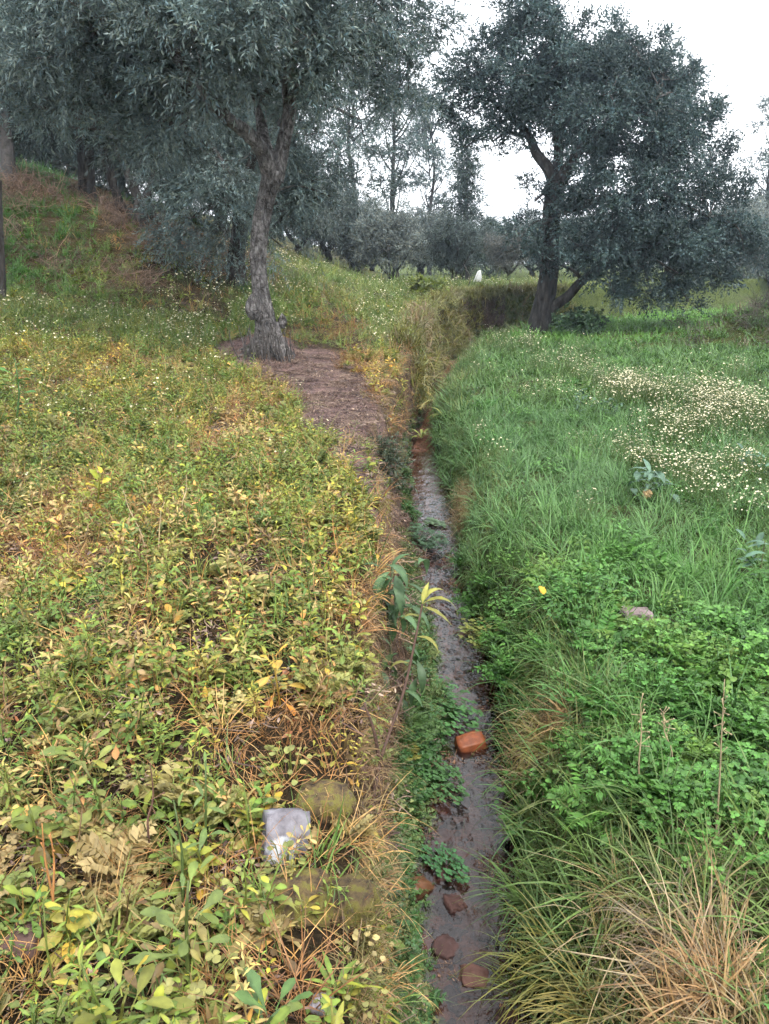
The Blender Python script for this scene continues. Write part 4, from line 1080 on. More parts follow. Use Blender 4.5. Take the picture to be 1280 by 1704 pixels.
# herbs
hm_ = [herb_mesh(510 + k, 52, h_, .13, rl, th) for k, (h_, rl, th) in enumerate([(.17, .016, True), (.13, .021, False), (.20, .013, True)])] + [fern_mesh(515, 14, .24, .05, leaflet=.38), fern_mesh(516, 16, .20, .04, leaflet=.38)]
XY = sample([(.9, 3, 35), (3, 6, 58), (6, 12, 20), (12, 20, 5)], r); x, y = XY.T
hb = mask_spots(HERB, x, y, dz=.14); sw = mask_spots(STRAWR, x, y, dz=.16)
keep = right_top(x, y) & (r.random(len(x)) < hb + .12) & (r.random(len(x)) > sw)
XY = XY[keep]; x, y = XY.T
tint = lerp3(.1 + .8 * fbm(x * 1.4, y * 1.4, 161) + r.normal(size=len(x)) * .15, (.038, .115, .022), (.060, .165, .032), (.095, .21, .042), (.17, .225, .05)) * r.uniform(.8, 1.2, (len(x), 1))
grow('meadow_herbs', 'low leafy green herbs and clover beside the ditch', 'herbs', hm_, XY, r, r.uniform(.75, 1.3, len(x)), tint, .2)
# blossom
flm = [flower_mesh(520 + k, n_, .30, .17, .0095) for k, n_ in enumerate((12, 24, 40))]
XY = sample([(2.5, 6, 3), (6, 12, 60), (12, 20, 60), (20, 30, 3)], r); x, y = XY.T
fl = mask_spots(FLOW, x, y, soft=(.2, 1.35), dz=.28)
keep = right_top(x, y, .3) & (r.random(len(x)) < .012 + fl ** 1.5 * 1.5 * sstep(.32, .62, fbm(x * 1.6, y * 1.1, 171)))
XY = XY[keep]; x, y = XY.T
grow('meadow_blossom', 'cream white blossom in drifts across the meadow', 'flowers', flm, XY, r, r.uniform(.75, 1.2, len(x)) * np.interp(y, [2, 8, 20], [.8, 1.05, 1.35]), np.array((1, 1, 1)) * r.uniform(.8, 1.1, (len(x), 1)), .2)
# growth along the left foot of the ditch
yy_ = np.concatenate([r.uniform(.9, 3.2, 260), r.uniform(3.2, 5.6, 300), r.uniform(5.6, 9, 90)]); ee = fWL(yy_); tt_ = r.random(len(yy_))
out_ = np.interp(yy_, [1, 2.6, 3.2, 4.6, 5.4, 9], [.02, .03, .06, .06, .05, .0])
fl_ = np.maximum(fXL(yy_) + .62 * (ee - fXL(yy_)), ee - .2)
xx_ = fl_ + (ee + out_ - fl_) * tt_
XY = np.column_stack([xx_, yy_]); x, y = XY.T
k_ = fbm(x * 2.2, y * 1.6, 181) > np.interp(y, [1, 3, 5, 9], [.36, .30, .36, .5]); XY = XY[k_]; x, y = XY.T
grow('ditch_foot_herbs', 'dark green herbs and ferns massed along the left foot of the ditch', 'herbs', hm_ + gr[2:3], XY, r, r.uniform(.35, .75, len(x)), lerp3(r.random(len(x)) * .6 + .5 * fbm(x * 2, y * 2, 183), (.028, .075, .022), (.045, .115, .032), (.085, .14, .045), (.20, .18, .07)) * r.uniform(.8, 1.15, (len(x), 1)), .3, dz=.01)
# mound at the right edge
tg = [tangle_mesh(530 + k, 46, .3, .5, .007) for k in range(2)]
n_ = 190
XY = np.column_stack([9.9 + r.normal(size=n_) * 1.1, 20 + r.normal(size=n_) * 1.9]); x, y = XY.T
grow('bramble_thicket', 'greyish brown dead bramble thicket on the mound at the right edge', 'brambles', tg[:1] + far_t, XY, r, r.uniform(.7, 1.4, n_), lerp3(r.random(n_), (.07, .06, .055), (.12, .10, .09), (.07, .10, .04)), .4)
# rough grass on the far bank face and brush on the slope
yb_ = np.concatenate([np.concatenate([r.uniform(12.5, 21, 900), r.uniform(21, 29, 1900)])]); tf = r.random(len(yb_)); XY = np.column_stack([fXL(yb_) - .25 + (fWL(yb_) - fXL(yb_) + .2) * tf, yb_])
x, y = XY.T
grow('far_bank_grass', 'rough green and tan grass on the far bank face below the terrace brow', 'grass', far_t, XY, r, r.uniform(.7, 1.3, len(x)), lerp3(r.random(len(x)) * .45 + .7 * fbm(x * 1.5, y * .8, 191) - .05, (.10, .07, .055), (.19, .14, .10), (.10, .12, .045), (.17, .18, .06), (.25, .20, .10)) * r.uniform(.75, 1.15, (len(x), 1)), .3)
n_ = 420
XY = np.column_stack([r.uniform(-8.5, -2.3, n_), r.uniform(15.4, 20, n_)]); x, y = XY.T
k_ = fbm(x * .6, y * .6, 71) + r.normal(size=n_) * .08 > .47; XY = XY[k_]; n_ = len(XY)
grow('slope_brush', 'brown dead brush and prunings lying on the slope under the olive trees', 'brush', tg + dryt[:1], XY, r, r.uniform(.5, 1.0, n_), lerp3(r.random(n_), (.12, .08, .06), (.24, .16, .12)), .6)
# ======THINGS======
# ------------------------------------------------------------------ stones, bricks
def rock_mesh(size, seed, mat, blocky=.6, rough_=.12, sub=3):
    import bmesh
    bm = bmesh.new(); bmesh.ops.create_cube(bm, size=2)
    bmesh.ops.subdivide_edges(bm, edges=bm.edges[:], cuts=7, use_grid_fill=True)
    V = np.array([v.co[:] for v in bm.verts])
    S = norm(V); V = V * blocky + S * 1.15 * (1 - blocky)
    a = (fbm(S[:, 0] * 1.7 + S[:, 2] * 2.3 + 9, S[:, 1] * 1.9 - S[:, 2] * 1.1 + 5, seed, 4) - .5)
    b_ = (fbm(S[:, 0] * 5 - S[:, 2] * 3 + 2, S[:, 1] * 5 + S[:, 2] * 4, seed + 9, 3) - .5)
    V = V * (1 + a[:, None] * rough_ * 3.0 + b_[:, None] * rough_ * .9) * np.asarray(size) / 2
    for v, c_ in zip(bm.verts, V): v.co = c_
    me = bpy.data.meshes.new('rock'); bm.to_mesh(me); bm.free()
    for p_ in me.polygons: p_.use_smooth = True
    me.materials.append(mat)
    return me
def rock(name, label, cat, px, py, wpx, asp, seed, mat, color=(1, 1, 1), blocky=.6, rot=(0, 0, 0), sink=.3, rough_=.12, water=False, group=None, depth=.8):
    p_ = at_z(px, py, WATER_Z) if water else ground_at(px, py, .02)
    if water: p_[2] = WATER_Z - .03
    dist = np.linalg.norm(p_ - CAM); w = wpx * dist / FPX
    size = (w, w * depth, w * asp)
    o_ = link(name, rock_mesh(size, seed, mat, blocky, rough_), None, (p_[0], p_[1], p_[2] + size[2] * (.5 - sink)), rot, color=color)
    return tag(o_, label, cat, group)
# the whitened stone: grey block with a white lime crust low on its face
m, n, l = new_mat('whitened_stone'); M['white_stone'] = m
tc = nd(n, 'ShaderNodeTexCoord'); ps = nd(n, 'ShaderNodeVectorMath', operation='SUBTRACT'); ps.inputs[1].default_value = (-.012, -.045, -.03)
l.new(tc.outputs['Object'], ps.inputs[0])
ln_ = nd(n, 'ShaderNodeVectorMath', operation='LENGTH'); l.new(ps.outputs[0], ln_.inputs[0])
nz_ = noise(n, l, tc.outputs['Object'], 28, 5, .6)
ma = nd(n, 'ShaderNodeMath', operation='MULTIPLY_ADD'); ma.inputs[1].default_value = .05; l.new(nz_, ma.inputs[0]); l.new(ln_.outputs['Value'], ma.inputs[2])
fw = ramp(n, l, ma.outputs[0], [(.056, (1, 1, 1)), (.066, (0, 0, 0))])
gcol = ramp(n, l, noise(n, l, tc.outputs['Object'], 18, 6, .65), [(.3, (.07, .06, .07)), (.5, (.17, .16, .18)), (.75, (.28, .27, .30))])
p = nd(n, 'ShaderNodeBsdfPrincipled', i_Roughness=.85)
l.new(mixc(n, l, fw, gcol, (.46, .47, .50)), p.inputs['Base Color'])
b = nd(n, 'ShaderNodeBump', i_Strength=.5, i_Distance=.006); l.new(noise(n, l, tc.outputs['Object'], 60, 6, .7), b.inputs['Height']); l.new(b.outputs[0], p.inputs['Normal'])
o = nd(n, 'ShaderNodeOutputMaterial'); l.new(p.outputs[0], o.inputs['Surface'])
rock('stone', 'grey block of stone with a white crust, set in the left bank near the ditch', 'stone', 474, 1400, 66, 1.2, 3, M['white_stone'], blocky=.84, rot=(-.5, .16, .25), sink=.3, rough_=.10, depth=.75)
rock('stone', 'moss covered rock bulging from the bank below the whitened stone', 'stone', 492, 1490, 110, .6, 5, M['moss'], blocky=.4, sink=.6, rough_=.16)
rock('stone', 'mossy rock above and right of the whitened stone in the bank', 'stone', 540, 1325, 80, .55, 6, M['moss'], blocky=.35, sink=.62, rough_=.2)
rock('stone', 'dark mossy rock at the foot of the bank left of the water', 'stone', 575, 1500, 90, .7, 15, M['moss'], (.8, .8, .8), blocky=.35, sink=.5, rough_=.2)
rock('stone', 'flat brownish stone among weeds left of the mossy rock', 'stone', 232, 1518, 62, .45, 7, M['stone'], (.5, .4, .33), blocky=.5, sink=.55)
rock('stone', 'reddish brown rock at the left edge beneath the yellow round leaves', 'stone', 28, 1555, 75, .5, 8, M['stone'], (.42, .28, .23), blocky=.5, sink=.5)
rock('stone', 'small pale stone at the foot of the left bank near the bottom edge', 'stone', 537, 1668, 34, .6, 9, M['stone'], (1.1, 1.1, 1.15), blocky=.5, sink=.3)
rock('stone', 'brownish stone lying in the meadow herbs right of the ditch', 'stone', 1057, 1036, 46, .6, 10, M['stone'], (.75, .62, .58), blocky=.7, sink=.0)
def brick(label, px, py, wpx, rot, color, seed, asp=.5, depth=.55, lift=.0):
    o_ = rock('brick', label, 'brick', px, py, wpx, asp, seed, M['brick'], color, .6, rot, .42 - lift, .09, True, 'bricks and stones in the stream', depth)
    return o_
brick('bright orange-brown brick standing clear of the water in mid stream', 783, 1240, 46, (.12, -.1, .25), (1.05, .95, .9), 21, .6, .7, .25)
brick('dull reddish brick at the left of the stream below the orange brick', 722, 1335, 52, (.1, .1, -.3), (.3, .3, .32), 22, .4, .6, -.2)
brick('dark reddish brick lying flat, second below the orange brick', 722, 1392, 62, (0, .05, .5), (.25, .26, .3), 23, .35, .5, -.25)
brick('tan broken brick against the left edge of the water', 693, 1480, 52, (.3, .5, .9), (.6, .8, .9), 24, .8)
for k, (px, py, w, col_, lab) in enumerate([(790, 1625, 70, (.8, .6, .5), 'brown water-worn rock at the bottom of the stream'), (740, 1575, 70, (.45, .36, .34), 'dark stone breaking the water near the bottom of the picture'), (755, 1500, 60, (.5, .38, .34), 'submerged reddish stone in the middle of the lower stream'),
        (735, 1455, 50, (.55, .42, .38), 'submerged flat stone beside the tan broken brick'), (800, 1180, 40, (.5, .45, .42), 'stone at the right edge of the water above the orange brick'), (712, 800, 10, (.4, .38, .38), 'small dark stone in the far reach of the stream'), (700, 838, 10, (.4, .36, .36), 'small dark stone on the left edge of the far reach of the stream'), (716, 945, 22, (.55, .5, .48), 'stone under the left bank where the stream narrows'), (705, 1650, 55, (.6, .5, .45), 'brownish stone at bottom left of the water'), (845, 1690, 60, (.4, .33, .3), 'dark stone at the bottom edge under the grass'), (770, 1420, 34, (.55, .4, .35), 'small brown stone in mid stream below the watercress tuft'), (800, 1540, 40, (.45, .4, .38), 'dark stone at the right edge of the lower stream'), (705, 1565, 44, (.75, .5, .42), 'reddish stone at the left edge of the lower stream'), (775, 1300, 28, (.5, .45, .42), 'small stone in the water just below the orange brick'), (812, 1450, 36, (.5, .42, .38), 'stone under the drooping grass right of the lower stream')]):
    rock('stone', lab, 'stone', px, py, w * .62, .55, 30 + k, M['stone'], np.array(col_) * np.array((.62, .46, .42)), .55, (.2, .1, k), .3, .22, True, 'bricks and stones in the stream')

# ------------------------------------------------------------------ plants with big leaves in the ditch
def leafy(name, label, cat, root, stem_pts, stem_r, lv, colr, stemcol, prof=LANC, group=None):
    """lv: (position, az, pitch, length, width, bend, tint)"""
    root = np.asarray(root, float)
    e_ = empty(name, root, label, cat, group)
    for sp in stem_pts:
        mb = MB(); mb.add(*tube(np.array(sp) - root, np.linspace(stem_r, stem_r * .45, len(sp)), 7, 5, .15, 3))
        link('stem', mb.mesh('stem', [M['dryobj']]), e_, color=stemcol)
    for (p_, az, pit, L_, w_, bd, ti) in lv:
        mb = MB(); V, Q, C = leaf_shape(L_, w_, [(0, .1), (.1, .3), (.2, .62), (.32, .88), (.45, 1.0), (.6, .88), (.75, .62), (.88, .32), (1, .02)] if prof is LANC else prof, bd, .3, .03); mb.add(V, Q, None, C)
        o_ = link('leaf', mb.mesh('leaf', [M['obj']]), e_, np.asarray(p_) - root, color=np.array(colr) * ti)
        o_.rotation_euler = (Matrix.Rotation(az, 3, 'Z') @ Matrix.Rotation(pit, 3, 'X')).to_euler()
    return e_
r = np.random.default_rng(600)
# dark drooping plant
rt = ground_at(655, 1130)
top = at_y(655, 945, rt[1] - .12); mid = at_y(645, 1015, rt[1] - .12)
lv = []
for k in range(30):
    t = r.random(); p_ = mid * (1 - t) + top * t + r.normal(size=3) * np.array([.06, .06, .05])
    lv.append((p_, k * 2.4, r.uniform(-.2, .5), r.uniform(.15, .25), r.uniform(.035, .055), r.uniform(1.4, 2.4), r.uniform(.7, 1.3)))
for k in range(26):
    p_ = at_y(640 + r.normal() * 22, 1085 + r.normal() * 45, rt[1] - .16 + r.normal() * .08)
    lv.append((p_, k * 2.4, r.uniform(-.3, .4), r.uniform(.13, .2), r.uniform(.03, .045), r.uniform(1.4, 2.4), r.uniform(.7, 1.2)))
leafy('broad_leaved_plant', 'dark green plant with long drooping leaves hanging over the stream', 'plant', rt, [[rt, mid, top]], .008, lv, (.062, .115, .050), (.10, .12, .06))
# the arching stem with yellow-green leaves
rt = ground_at(612, 1385); ys_ = rt[1]
sp = [rt, at_y(632, 1270, ys_ + .1), at_y(672, 1150, ys_ + .3), at_y(692, 1060, ys_ + .42), at_y(703, 1005, ys_ + .5)]
tp = sp[-1]; s_ = np.linalg.norm(tp - CAM) / FPX
lv = [(tp, -1.35, .55, 84 * s_, 15 * s_, 2.0, 1.0), (tp, -1.0, 1.2, 66 * s_, 12 * s_, 2.2, 1.15), (tp - (0, 0, .01), -1.6, -.35, 60 * s_, 17 * s_, .5, .9), (tp - (.01, 0, .05), 1.2, .2, 60 * s_, 12 * s_, 1.9, .7), (sp[3], -1.9, .3, 55 * s_, 11 * s_, 1.8, .8), (sp[3] * .5 + sp[2] * .5, 1.5, .4, 50 * s_, 10 * s_, 2.0, .6), (tp + (0, 0, .0), -.5, 1.2, 40 * s_, 10 * s_, .6, 1.2)]
leafy('arching_sapling', 'bare reddish brown stem arching over the ditch with yellow-green leaves at its tip', 'sapling', rt, [sp, [sp[1], at_y(622, 1215, ys_ + .1), at_y(606, 1170, ys_ + .12)]], .0075, lv, (.22, .215, .05), (.07, .04, .03))
# arching yellow-green leaf clumps far along the ditch
for k, (px, py, sc_, lab) in enumerate([(716, 668, 1.0, 'yellow-green strap-leaved plant farthest along the ditch'), (702, 735, .95, 'yellow-green strap-leaved plant just above the first visible water'), (738, 700, .8, 'yellow-green strap-leaved plant against the right bank of the ditch'), (742, 640, .8, 'small strap-leaved plant in the ditch below the oak')]):
    p_ = ground_at(px, py); lv = []
    for j in range(9): lv.append((p_ + (0, 0, .05), j * 2.4, r.uniform(.5, 1.2), .42 * sc_ * r.uniform(.7, 1.1), .045 * sc_, r.uniform(1.3, 2.3), r.uniform(.6, 1.2)))
    leafy('strap_leaved_plant', lab, 'plant', p_, [], .01, lv, (.20, .23, .055), (.1, .1, .05), group='strap-leaved plants in the ditch')
# low green clumps growing in the water
def herb_thing(name, label, cat, px, py, sc_, colr, n_=110, h_=.16, spread=.2, rl=.022, seed=1, z=None, group=None, three=True):
    p_ = at_z(px, py, WATER_Z) if z is None else ground_at(px, py)
    o_ = link(name, herb_mesh(seed, n_, h_, spread, rl, three, 'obj'), None, p_, (0, 0, .6), (sc_ * .8, sc_ * 1.5, sc_ * .7), colr)
    return tag(o_, label, cat, group)
herb_thing('watercress', 'large bright green watercress clump filling the left of the stream above the orange brick', 'watercress', 706, 1175, 1.0, (.060, .150, .045), 420, .17, .30, .016, 61)
herb_thing('watercress', 'green watercress clump hanging at the left water edge beside the orange brick', 'watercress', 706, 1300, .9, (.055, .13, .04), 240, .14, .22, .016, 62)
herb_thing('watercress', 'small green watercress tuft in the lower stream between the bricks', 'watercress', 740, 1440, .8, (.05, .14, .05), 90, .07, .12, .015, 63)
herb_thing('watercress', 'dark green tuft over the water where the far stream narrows', 'watercress', 690, 905, 1.1, (.05, .10, .05), 260, .22, .26, .02, 64)
herb_thing('watercress', 'yellowish herb clump on the right water edge with a yellow leaf above', 'watercress', 832, 1085, 1.0, (.19, .21, .05), 220, .2, .24, .018, 65, 1)
herb_thing('watercress', 'pale green floating tuft halfway along the far stream', 'watercress', 722, 872, 1.0, (.10, .16, .09), 40, .06, .1, .03, 66)
# fern sprigs
def fern_thing(label, px, py, sc_, colr, seed, nf=7, L_=.24, w_=.07):
    p_ = ground_at(px, py)
    o_ = link('fern', fern_mesh(seed, nf, L_, w_, 'obj', .4), None, p_, (0, 0, seed), sc_, colr)
    return tag(o_, label, 'fern')
fern_thing('yellow-green fern sprig hanging from the left bank beside the watercress', 672, 1275, .9, (.20, .20, .045), 71, 4)
fern_thing('green fern on the bank face right of the whitened stone', 604, 1265, .55, (.14, .17, .05), 72)
fern_thing('small fern growing at the bottom of the bank under the arching stem', 612, 1460, .55, (.10, .14, .04), 73)
fern_thing('green fern at the bottom edge beside the water', 690, 1690, .8, (.05, .12, .04), 74)
# blue-green thistle with a dry seed head, and big blue-green leaves at the right edge
p_ = ground_at(1082, 835); lv = []
for j in range(26): lv.append((p_ + (r.normal() * .06, r.normal() * .06, .08 + .008 * j), j * 2.4, r.uniform(-.05, .8), r.uniform(.1, .2), r.uniform(.04, .07), r.uniform(.5, 1.2), r.uniform(.8, 1.2)))
tp = at_y(1077, 822, p_[1] - .15)
th = leafy('thistle', 'blue-green thistle with one round tan seed head in the meadow', 'thistle', p_, [[p_, (p_ + tp) / 2 + (0.01, 0, .02), tp]], .008, lv, (.085, .15, .105), (.15, .15, .08))
mb = MB(); hr = .042
for k in range(90):
    q = norm(r.normal(size=3)); mb.add(*tube([q * hr * .3, q * hr], [.007, .003], 4, 1))
link('seed_head', mb.mesh('seed_head', [M['dryobj']]), th, tp - p_, color=(.42, .31, .17))
for k, (px, py, lab) in enumerate([(1262, 800, 'blue-green dock plant at the right edge among the upper blossom'), (1262, 975, 'blue-green dock plant at the right edge level with the brown meadow stone'), (965, 690, 'dark bluish weed cluster in the meadow left of the blossom drift'), (1015, 700, 'second dark bluish weed cluster in the meadow, nearer the blossom drift')]):
    p_ = ground_at(px, py); lv = []
    for j in range(24): lv.append((p_ + (r.normal() * .08, r.normal() * .08, .05 + .01 * j), j * 2.4, r.uniform(.1, 1.0), r.uniform(.09, .17), r.uniform(.03, .055), r.uniform(.4, 1.2), r.uniform(.7, 1.3)))
    leafy('dock_plant', lab, 'plant', p_, [[p_, p_ + (0, 0, .3)]], .007, lv, (.075, .145, .095) if k < 2 else (.05, .10, .06), (.12, .14, .06), OVAL)
# yellow leaf
p_ = ground_at(900, 1062); mb = MB(); V, Q, C = leaf_shape(.06, .05, OVAL, .5, .2, .05); mb.add(V, Q, None, C)
tag(link('fallen_leaf', mb.mesh('fallen_leaf', [M['obj']]), None, p_ + (0, 0, .27), (.9, .2, .4), color=(.50, .30, .03)), 'single bright yellow leaf caught in the herbs right of the stream', 'leaf')
# dry stalks
def stalk(label, px, py, top, lean, colr, seed, rad=.0035, seeds=14):
    r = np.random.default_rng(seed); p_ = ground_at(px, py); t_ = at_y(top[0], top[1], p_[1] + lean)
    e_ = empty('dry_stalk', p_, label, 'stalk', 'dry stalks')
    q = t_ - p_; mb = MB(); side = r.normal(size=3) * .012
    mb.add(*tube([(0, 0, -.02), q * .35 + side, q * .7 - side * .5, q], [rad, rad * .9, rad * .7, rad * .4], 5, 4)); link('stem', mb.mesh('stem', [M['dryobj']]), e_, color=colr)
    mb = MB()
    for k in range(seeds):
        b_ = q * r.uniform(.55, 1.0); d_ = norm(r.normal(size=3) + np.array([0, 0, .8])) * r.uniform(.015, .045)
        mb.add(*tube([b_, b_ + d_ * .6, b_ + d_], [.0012, .0012, .003], 4, 2))
    s_ = link('seed_sprays', mb.mesh('seed_sprays', [M['dryobj']]), e_, color=np.array(colr) * 1.1); s_['kind'] = 'stuff'
for k, (px, py, top, lab) in enumerate([(1192, 1400, (1206, 1130), 'tallest thin dry stalk standing in the herbs at the right'), (1118, 1290, (1104, 1185), 'short dry stalk left of the tallest stalk'), (1066, 1330, (1066, 1170), 'greyish dry stalk, leftmost of the three in the meadow herbs'),
        (92, 1560, (70, 1370), 'thin orange stalk at the left edge, left one of a pair'), (98, 1565, (84, 1385), 'thin orange stalk at the left edge, right one of a pair'), (245, 925, (205, 815), 'pale dry stalk leaning left in the middle of the left bank'), (262, 930, (268, 850), 'short pale dry stalk beside the leaning one on the left bank'), (305, 870, (310, 790), 'thin pale stalk upright on the left bank among green leaves'), (410, 915, (415, 830), 'reddish stalk near the bank shoulder below the mulch'), (255, 1440, (250, 1270), 'dark upright stalk in the left weeds'), (1228, 1640, (1270, 1560), 'straw stalk sticking out at the bottom right corner')]):
    stalk(lab, px, py, top, .0, (.30, .24, .15) if k < 3 else [(.36, .17, .06), (.42, .33, .20), (.13, .07, .05)][0 if k in (3, 4, 8) else (2 if k == 9 else 1)], 700 + k, seeds=16 if k < 3 else 3)
# big grass tussocks along the near right bank
def tussock(label, px, py, sc_, colr, seed, nb=150, h_=.42, droop=1.9, w_=.008, lean=.5, colB=(1.4, 1.15, .9)):
    p_ = ground_at(px, py)
    o_ = link('grass_tussock', tuft_mesh(seed, nb, h_, .10, droop, w_, mat='obj', lean=lean, seg=6, colB=colB), None, p_ - (0, 0, .01), (0, 0, seed), sc_, colr)
    return tag(o_, label, 'grass', 'grass tussocks on the right bank')
for k, (px, py, s, col_, lab) in enumerate([
        (900, 1505, .85, (.075, .14, .045), 'fresh green grass tussock drooping over the water at mid right bank'),
        (945, 1620, .9, (.16, .175, .055), 'olive green grass tussock left of the big dry clump at bottom right'),
        (890, 1660, .7, (.12, .16, .05), 'yellowish grass tussock leaning over the water near the bottom edge'),
        (1010, 1690, .9, (.20, .19, .07), 'yellow-green grass tussock at the bottom edge below the dry clump'),
        (925, 1245, .75, (.15, .165, .055), 'rounded yellow-green tussock beside the orange brick with rusty crown'),
        (1130, 1575, .85, (.20, .175, .135), 'largest pale brown dry grass clump at the bottom right'),
        (1215, 1640, .75, (.21, .185, .13), 'straw grass clump right of the largest dry clump'),
        (1225, 1440, .75, (.18, .135, .10), 'rusty dry grass clump at the foot of the tallest stalk'),
        (1060, 1500, .75, (.26, .22, .10), 'thin straw tussock above the largest dry clump')]):
    tussock(lab, px, py, s, col_, 800 + k, nb=170, droop=1.9 if k < 5 else 2.0, lean=.5 if k < 5 else .75, h_=.42 if k < 5 else .34, w_=.007 if k < 5 else .0042, colB=(1.4, 1.2, .9) if k < 5 else (1.15, .95, .85))
# shrubs
def shrub(name, label, px, py, wpx, hpx, colr, seed, leaf=.07, width=.03, per=300, cat='shrub', y=None):
    r = np.random.default_rng(seed); p_ = ground_at(px, py)
    if y is not None: p_ = at_y(px, py, y); p_[2] = float(H(p_[0], p_[1]))
    w, h_ = wpx * ppm(p_[1]), hpx * ppm(p_[1]); e_ = empty(name, p_, label, cat)
    cl = [(np.array([r.uniform(-.3, .3) * w, r.uniform(-.3, .3) * w, h_ * r.uniform(.25, .7)]), np.array([.28 * w, .28 * w, .32 * h_]), 1.0) for _ in range(8)]
    cm, subs = crown_mesh('foliage', cl, r, leaf, width, per, twig=.18, nleaf=9, droop=.2, sub_r=.14)
    link('foliage', cm, e_, color=colr)
    mb = MB()
    for cen, _ in subs: mb.add(*tube([(0, 0, -.03), cen * .5 + r.normal(size=3) * .03, cen], [.016, .011, .006], 5, 3))
    link('stems', mb.mesh('stems', [M['branch']]), e_)
    return e_
shrub('shrub', 'low dark green bush at the foot of the oak on its right', 962, 556, 78, 42, (.040, .080, .036), 901, .10, .055, 130)
shrub('shrub', 'bright yellow-green bush on the brow of the left terrace', 716, 492, 62, 30, (.15, .19, .045), 902, .10, .05, 160, y=22.5)
shrub('shrub', 'dark scrubby bush overhanging the far bank left of the oak trunk', 800, 508, 90, 30, (.08, .10, .035), 903, .11, .055, 110, y=24.2)
shrub('shrub', 'dead brown bush at the top of the bank just left of the oak trunk', 852, 512, 42, 24, (.11, .075, .06), 904, .10, .04, 90, y=26)
shrub('shrub', 'dark ferny bush growing on the bank face below the mulch', 640, 800, 44, 60, (.055, .075, .045), 905, .05, .014, 460)
# suckers at the olive foot
e_ = empty('olive_suckers', ground_at(470, 600), 'grey leafless suckers sprouting at the foot of the near olive trunk', 'shoots')
for k in range(46):
    q = np.array([r.uniform(-.5, .15), r.uniform(-.3, .05), 0]); t_ = q + np.array([r.normal() * .08, r.normal() * .06, r.uniform(.15, .5)])
    mb = MB(); mb.add(*tube([q - (0, 0, .05), (q + t_) / 2 + r.normal(size=3) * .03, t_], [.009, .007, .004], 4, 3)); link('shoot', mb.mesh('shoot', [M['branch']]), e_)
# white sack and pale cut branch on the terrace
m = rough_mat('white_cloth', [(.3, (.62, .62, .63)), (.7, (.78, .78, .78))], 12, bump=.4, rough=.8)
ysk = 29.5; p_ = at_y(793, 487, ysk); p_[2] = float(H(p_[0], p_[1])); s_ = ppm(ysk)
import bmesh
bm = bmesh.new(); prof = [(0, .0), (.42, .0), (.5, .12), (.46, .4), (.38, .65), (.3, .85), (.24, .98), (.12, 1.08), (.0, 1.1)]
rings = []
for i, (rr, z) in enumerate(prof):
    rings.append([bm.verts.new(((rr * (1 + .16 * math.sin(a * 3 + z * 5) + .07 * math.sin(a * 7)) * math.cos(a) + .35 * z) * 11 * s_, rr * .7 * (1 + .16 * math.sin(a * 2 + 1)) * math.sin(a) * 11 * s_, z * 16 * s_)) for a in np.linspace(0, 2 * PI, 16, endpoint=False)])
for a_, b_ in zip(rings[:-1], rings[1:]):
    for k in range(16): bm.faces.new((a_[k], a_[(k + 1) % 16], b_[(k + 1) % 16], b_[k]))
me = bpy.data.meshes.new('sack'); bm.to_mesh(me); bm.free(); me.materials.append(m)
for q in me.polygons: q.use_smooth = True
tag(link('sack', me, None, p_ + (0, 0, .16)), 'white sack standing on the far terrace left of the oak', 'sack')
e_ = at_y(780, 484, 28.8); e_[2] = float(H(e_[0], e_[1])); mb = MB()
mb.add(*tube([(0, 0, -.05), (.02, 0, .3), (-.08, 0, .55), (-.2, .05, .8)], [.03, .026, .02, .012], 7, 4, .2)); mb.add(*tube([(.0, 0, .4), (.16, 0, .6), (.22, 0, .78)], [.02, .014, .008], 6, 3))
tag(link('pruned_branch', mb.mesh('pruned_branch', [M['bark_olive']]), None, e_), 'pale bare forked branch stuck upright beside the white sack', 'branch')

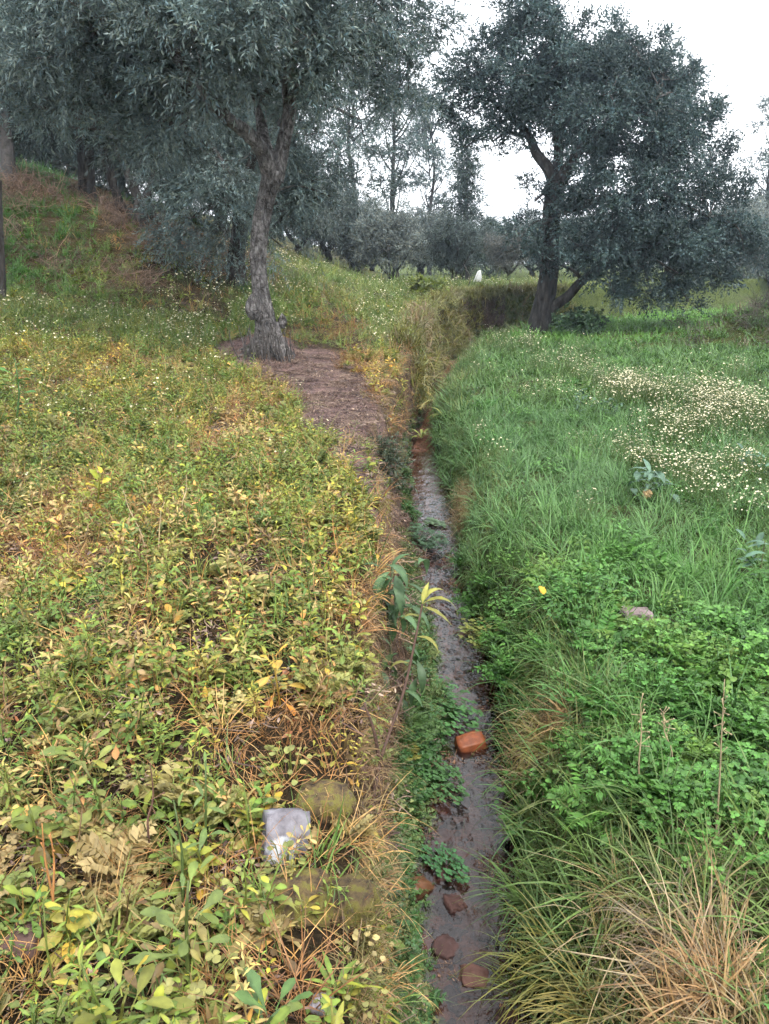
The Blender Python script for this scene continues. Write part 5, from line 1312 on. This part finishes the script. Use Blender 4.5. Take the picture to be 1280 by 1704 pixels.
# ------------------------------------------------------------------ the damp air
HAZE = .0009
m, n, l = new_mat('damp_air')
pv = nd(n, 'ShaderNodeVolumePrincipled'); pv.inputs['Color'].default_value = (.66, .82, 1.0, 1); pv.inputs['Density'].default_value = HAZE; pv.inputs['Anisotropy'].default_value = .2
o = nd(n, 'ShaderNodeOutputMaterial'); l.new(pv.outputs[0], o.inputs['Volume'])
V = [(x_, y_, z_) for x_ in (-390, 390) for y_ in (-8, 425) for z_ in (-2.2, 16)]
F = [(0, 1, 3, 2), (4, 6, 7, 5), (0, 4, 5, 1), (2, 3, 7, 6), (0, 2, 6, 4), (1, 5, 7, 3)]
tag(link('haze', mesh_from('haze', V, np.array(F), [m], smooth=False)), 'thin bluish haze in the damp air over the grove', kind='stuff')

# gravel on the stream bed
r = np.random.default_rng(950)
M['pebble'] = leaf_mat('pebble', 'inst', 0.0, .5, .4)
peb = [rock_mesh((.05, .04, .025), 40 + k, M['pebble'], .25, .2) for k in range(3)]
yy_ = r.uniform(.8, 9, 1100); xx_ = fWL(yy_) + (fWR(yy_) - fWL(yy_)) * r.random(len(yy_)); XY = np.column_stack([xx_, yy_])
grow('stream_gravel', 'brown and grey gravel on the bed of the stream', 'gravel', peb, XY, r, r.uniform(.3, 1.3, len(XY)), lerp3(r.random(len(XY)), (.10, .05, .035), (.22, .12, .08), (.20, .17, .16)), .3, dz=.0)

# dead leaves and twigs drifting on the water
yy_ = r.uniform(1.0, 7, 60); xx_ = fWL(yy_) + (fWR(yy_) - fWL(yy_)) * (.5 + .5 * np.sign(r.random(len(yy_)) - .5) * r.random(len(yy_)) ** .5); XY = np.column_stack([xx_, yy_])
P_ = np.column_stack([XY, np.full(len(XY), WATER_Z + .004)])
scatter('drift_litter', 'brown dead leaves and twigs caught along the edges of the stream', 'litter', lit, P_, np.column_stack([np.zeros(len(XY)), np.zeros(len(XY)), r.uniform(0, 6, len(XY))]), r.uniform(.35, .8, len(XY)), lerp3(r.random(len(XY)), (.10, .05, .03), (.24, .13, .07)), r.integers(0, 3, len(XY)))
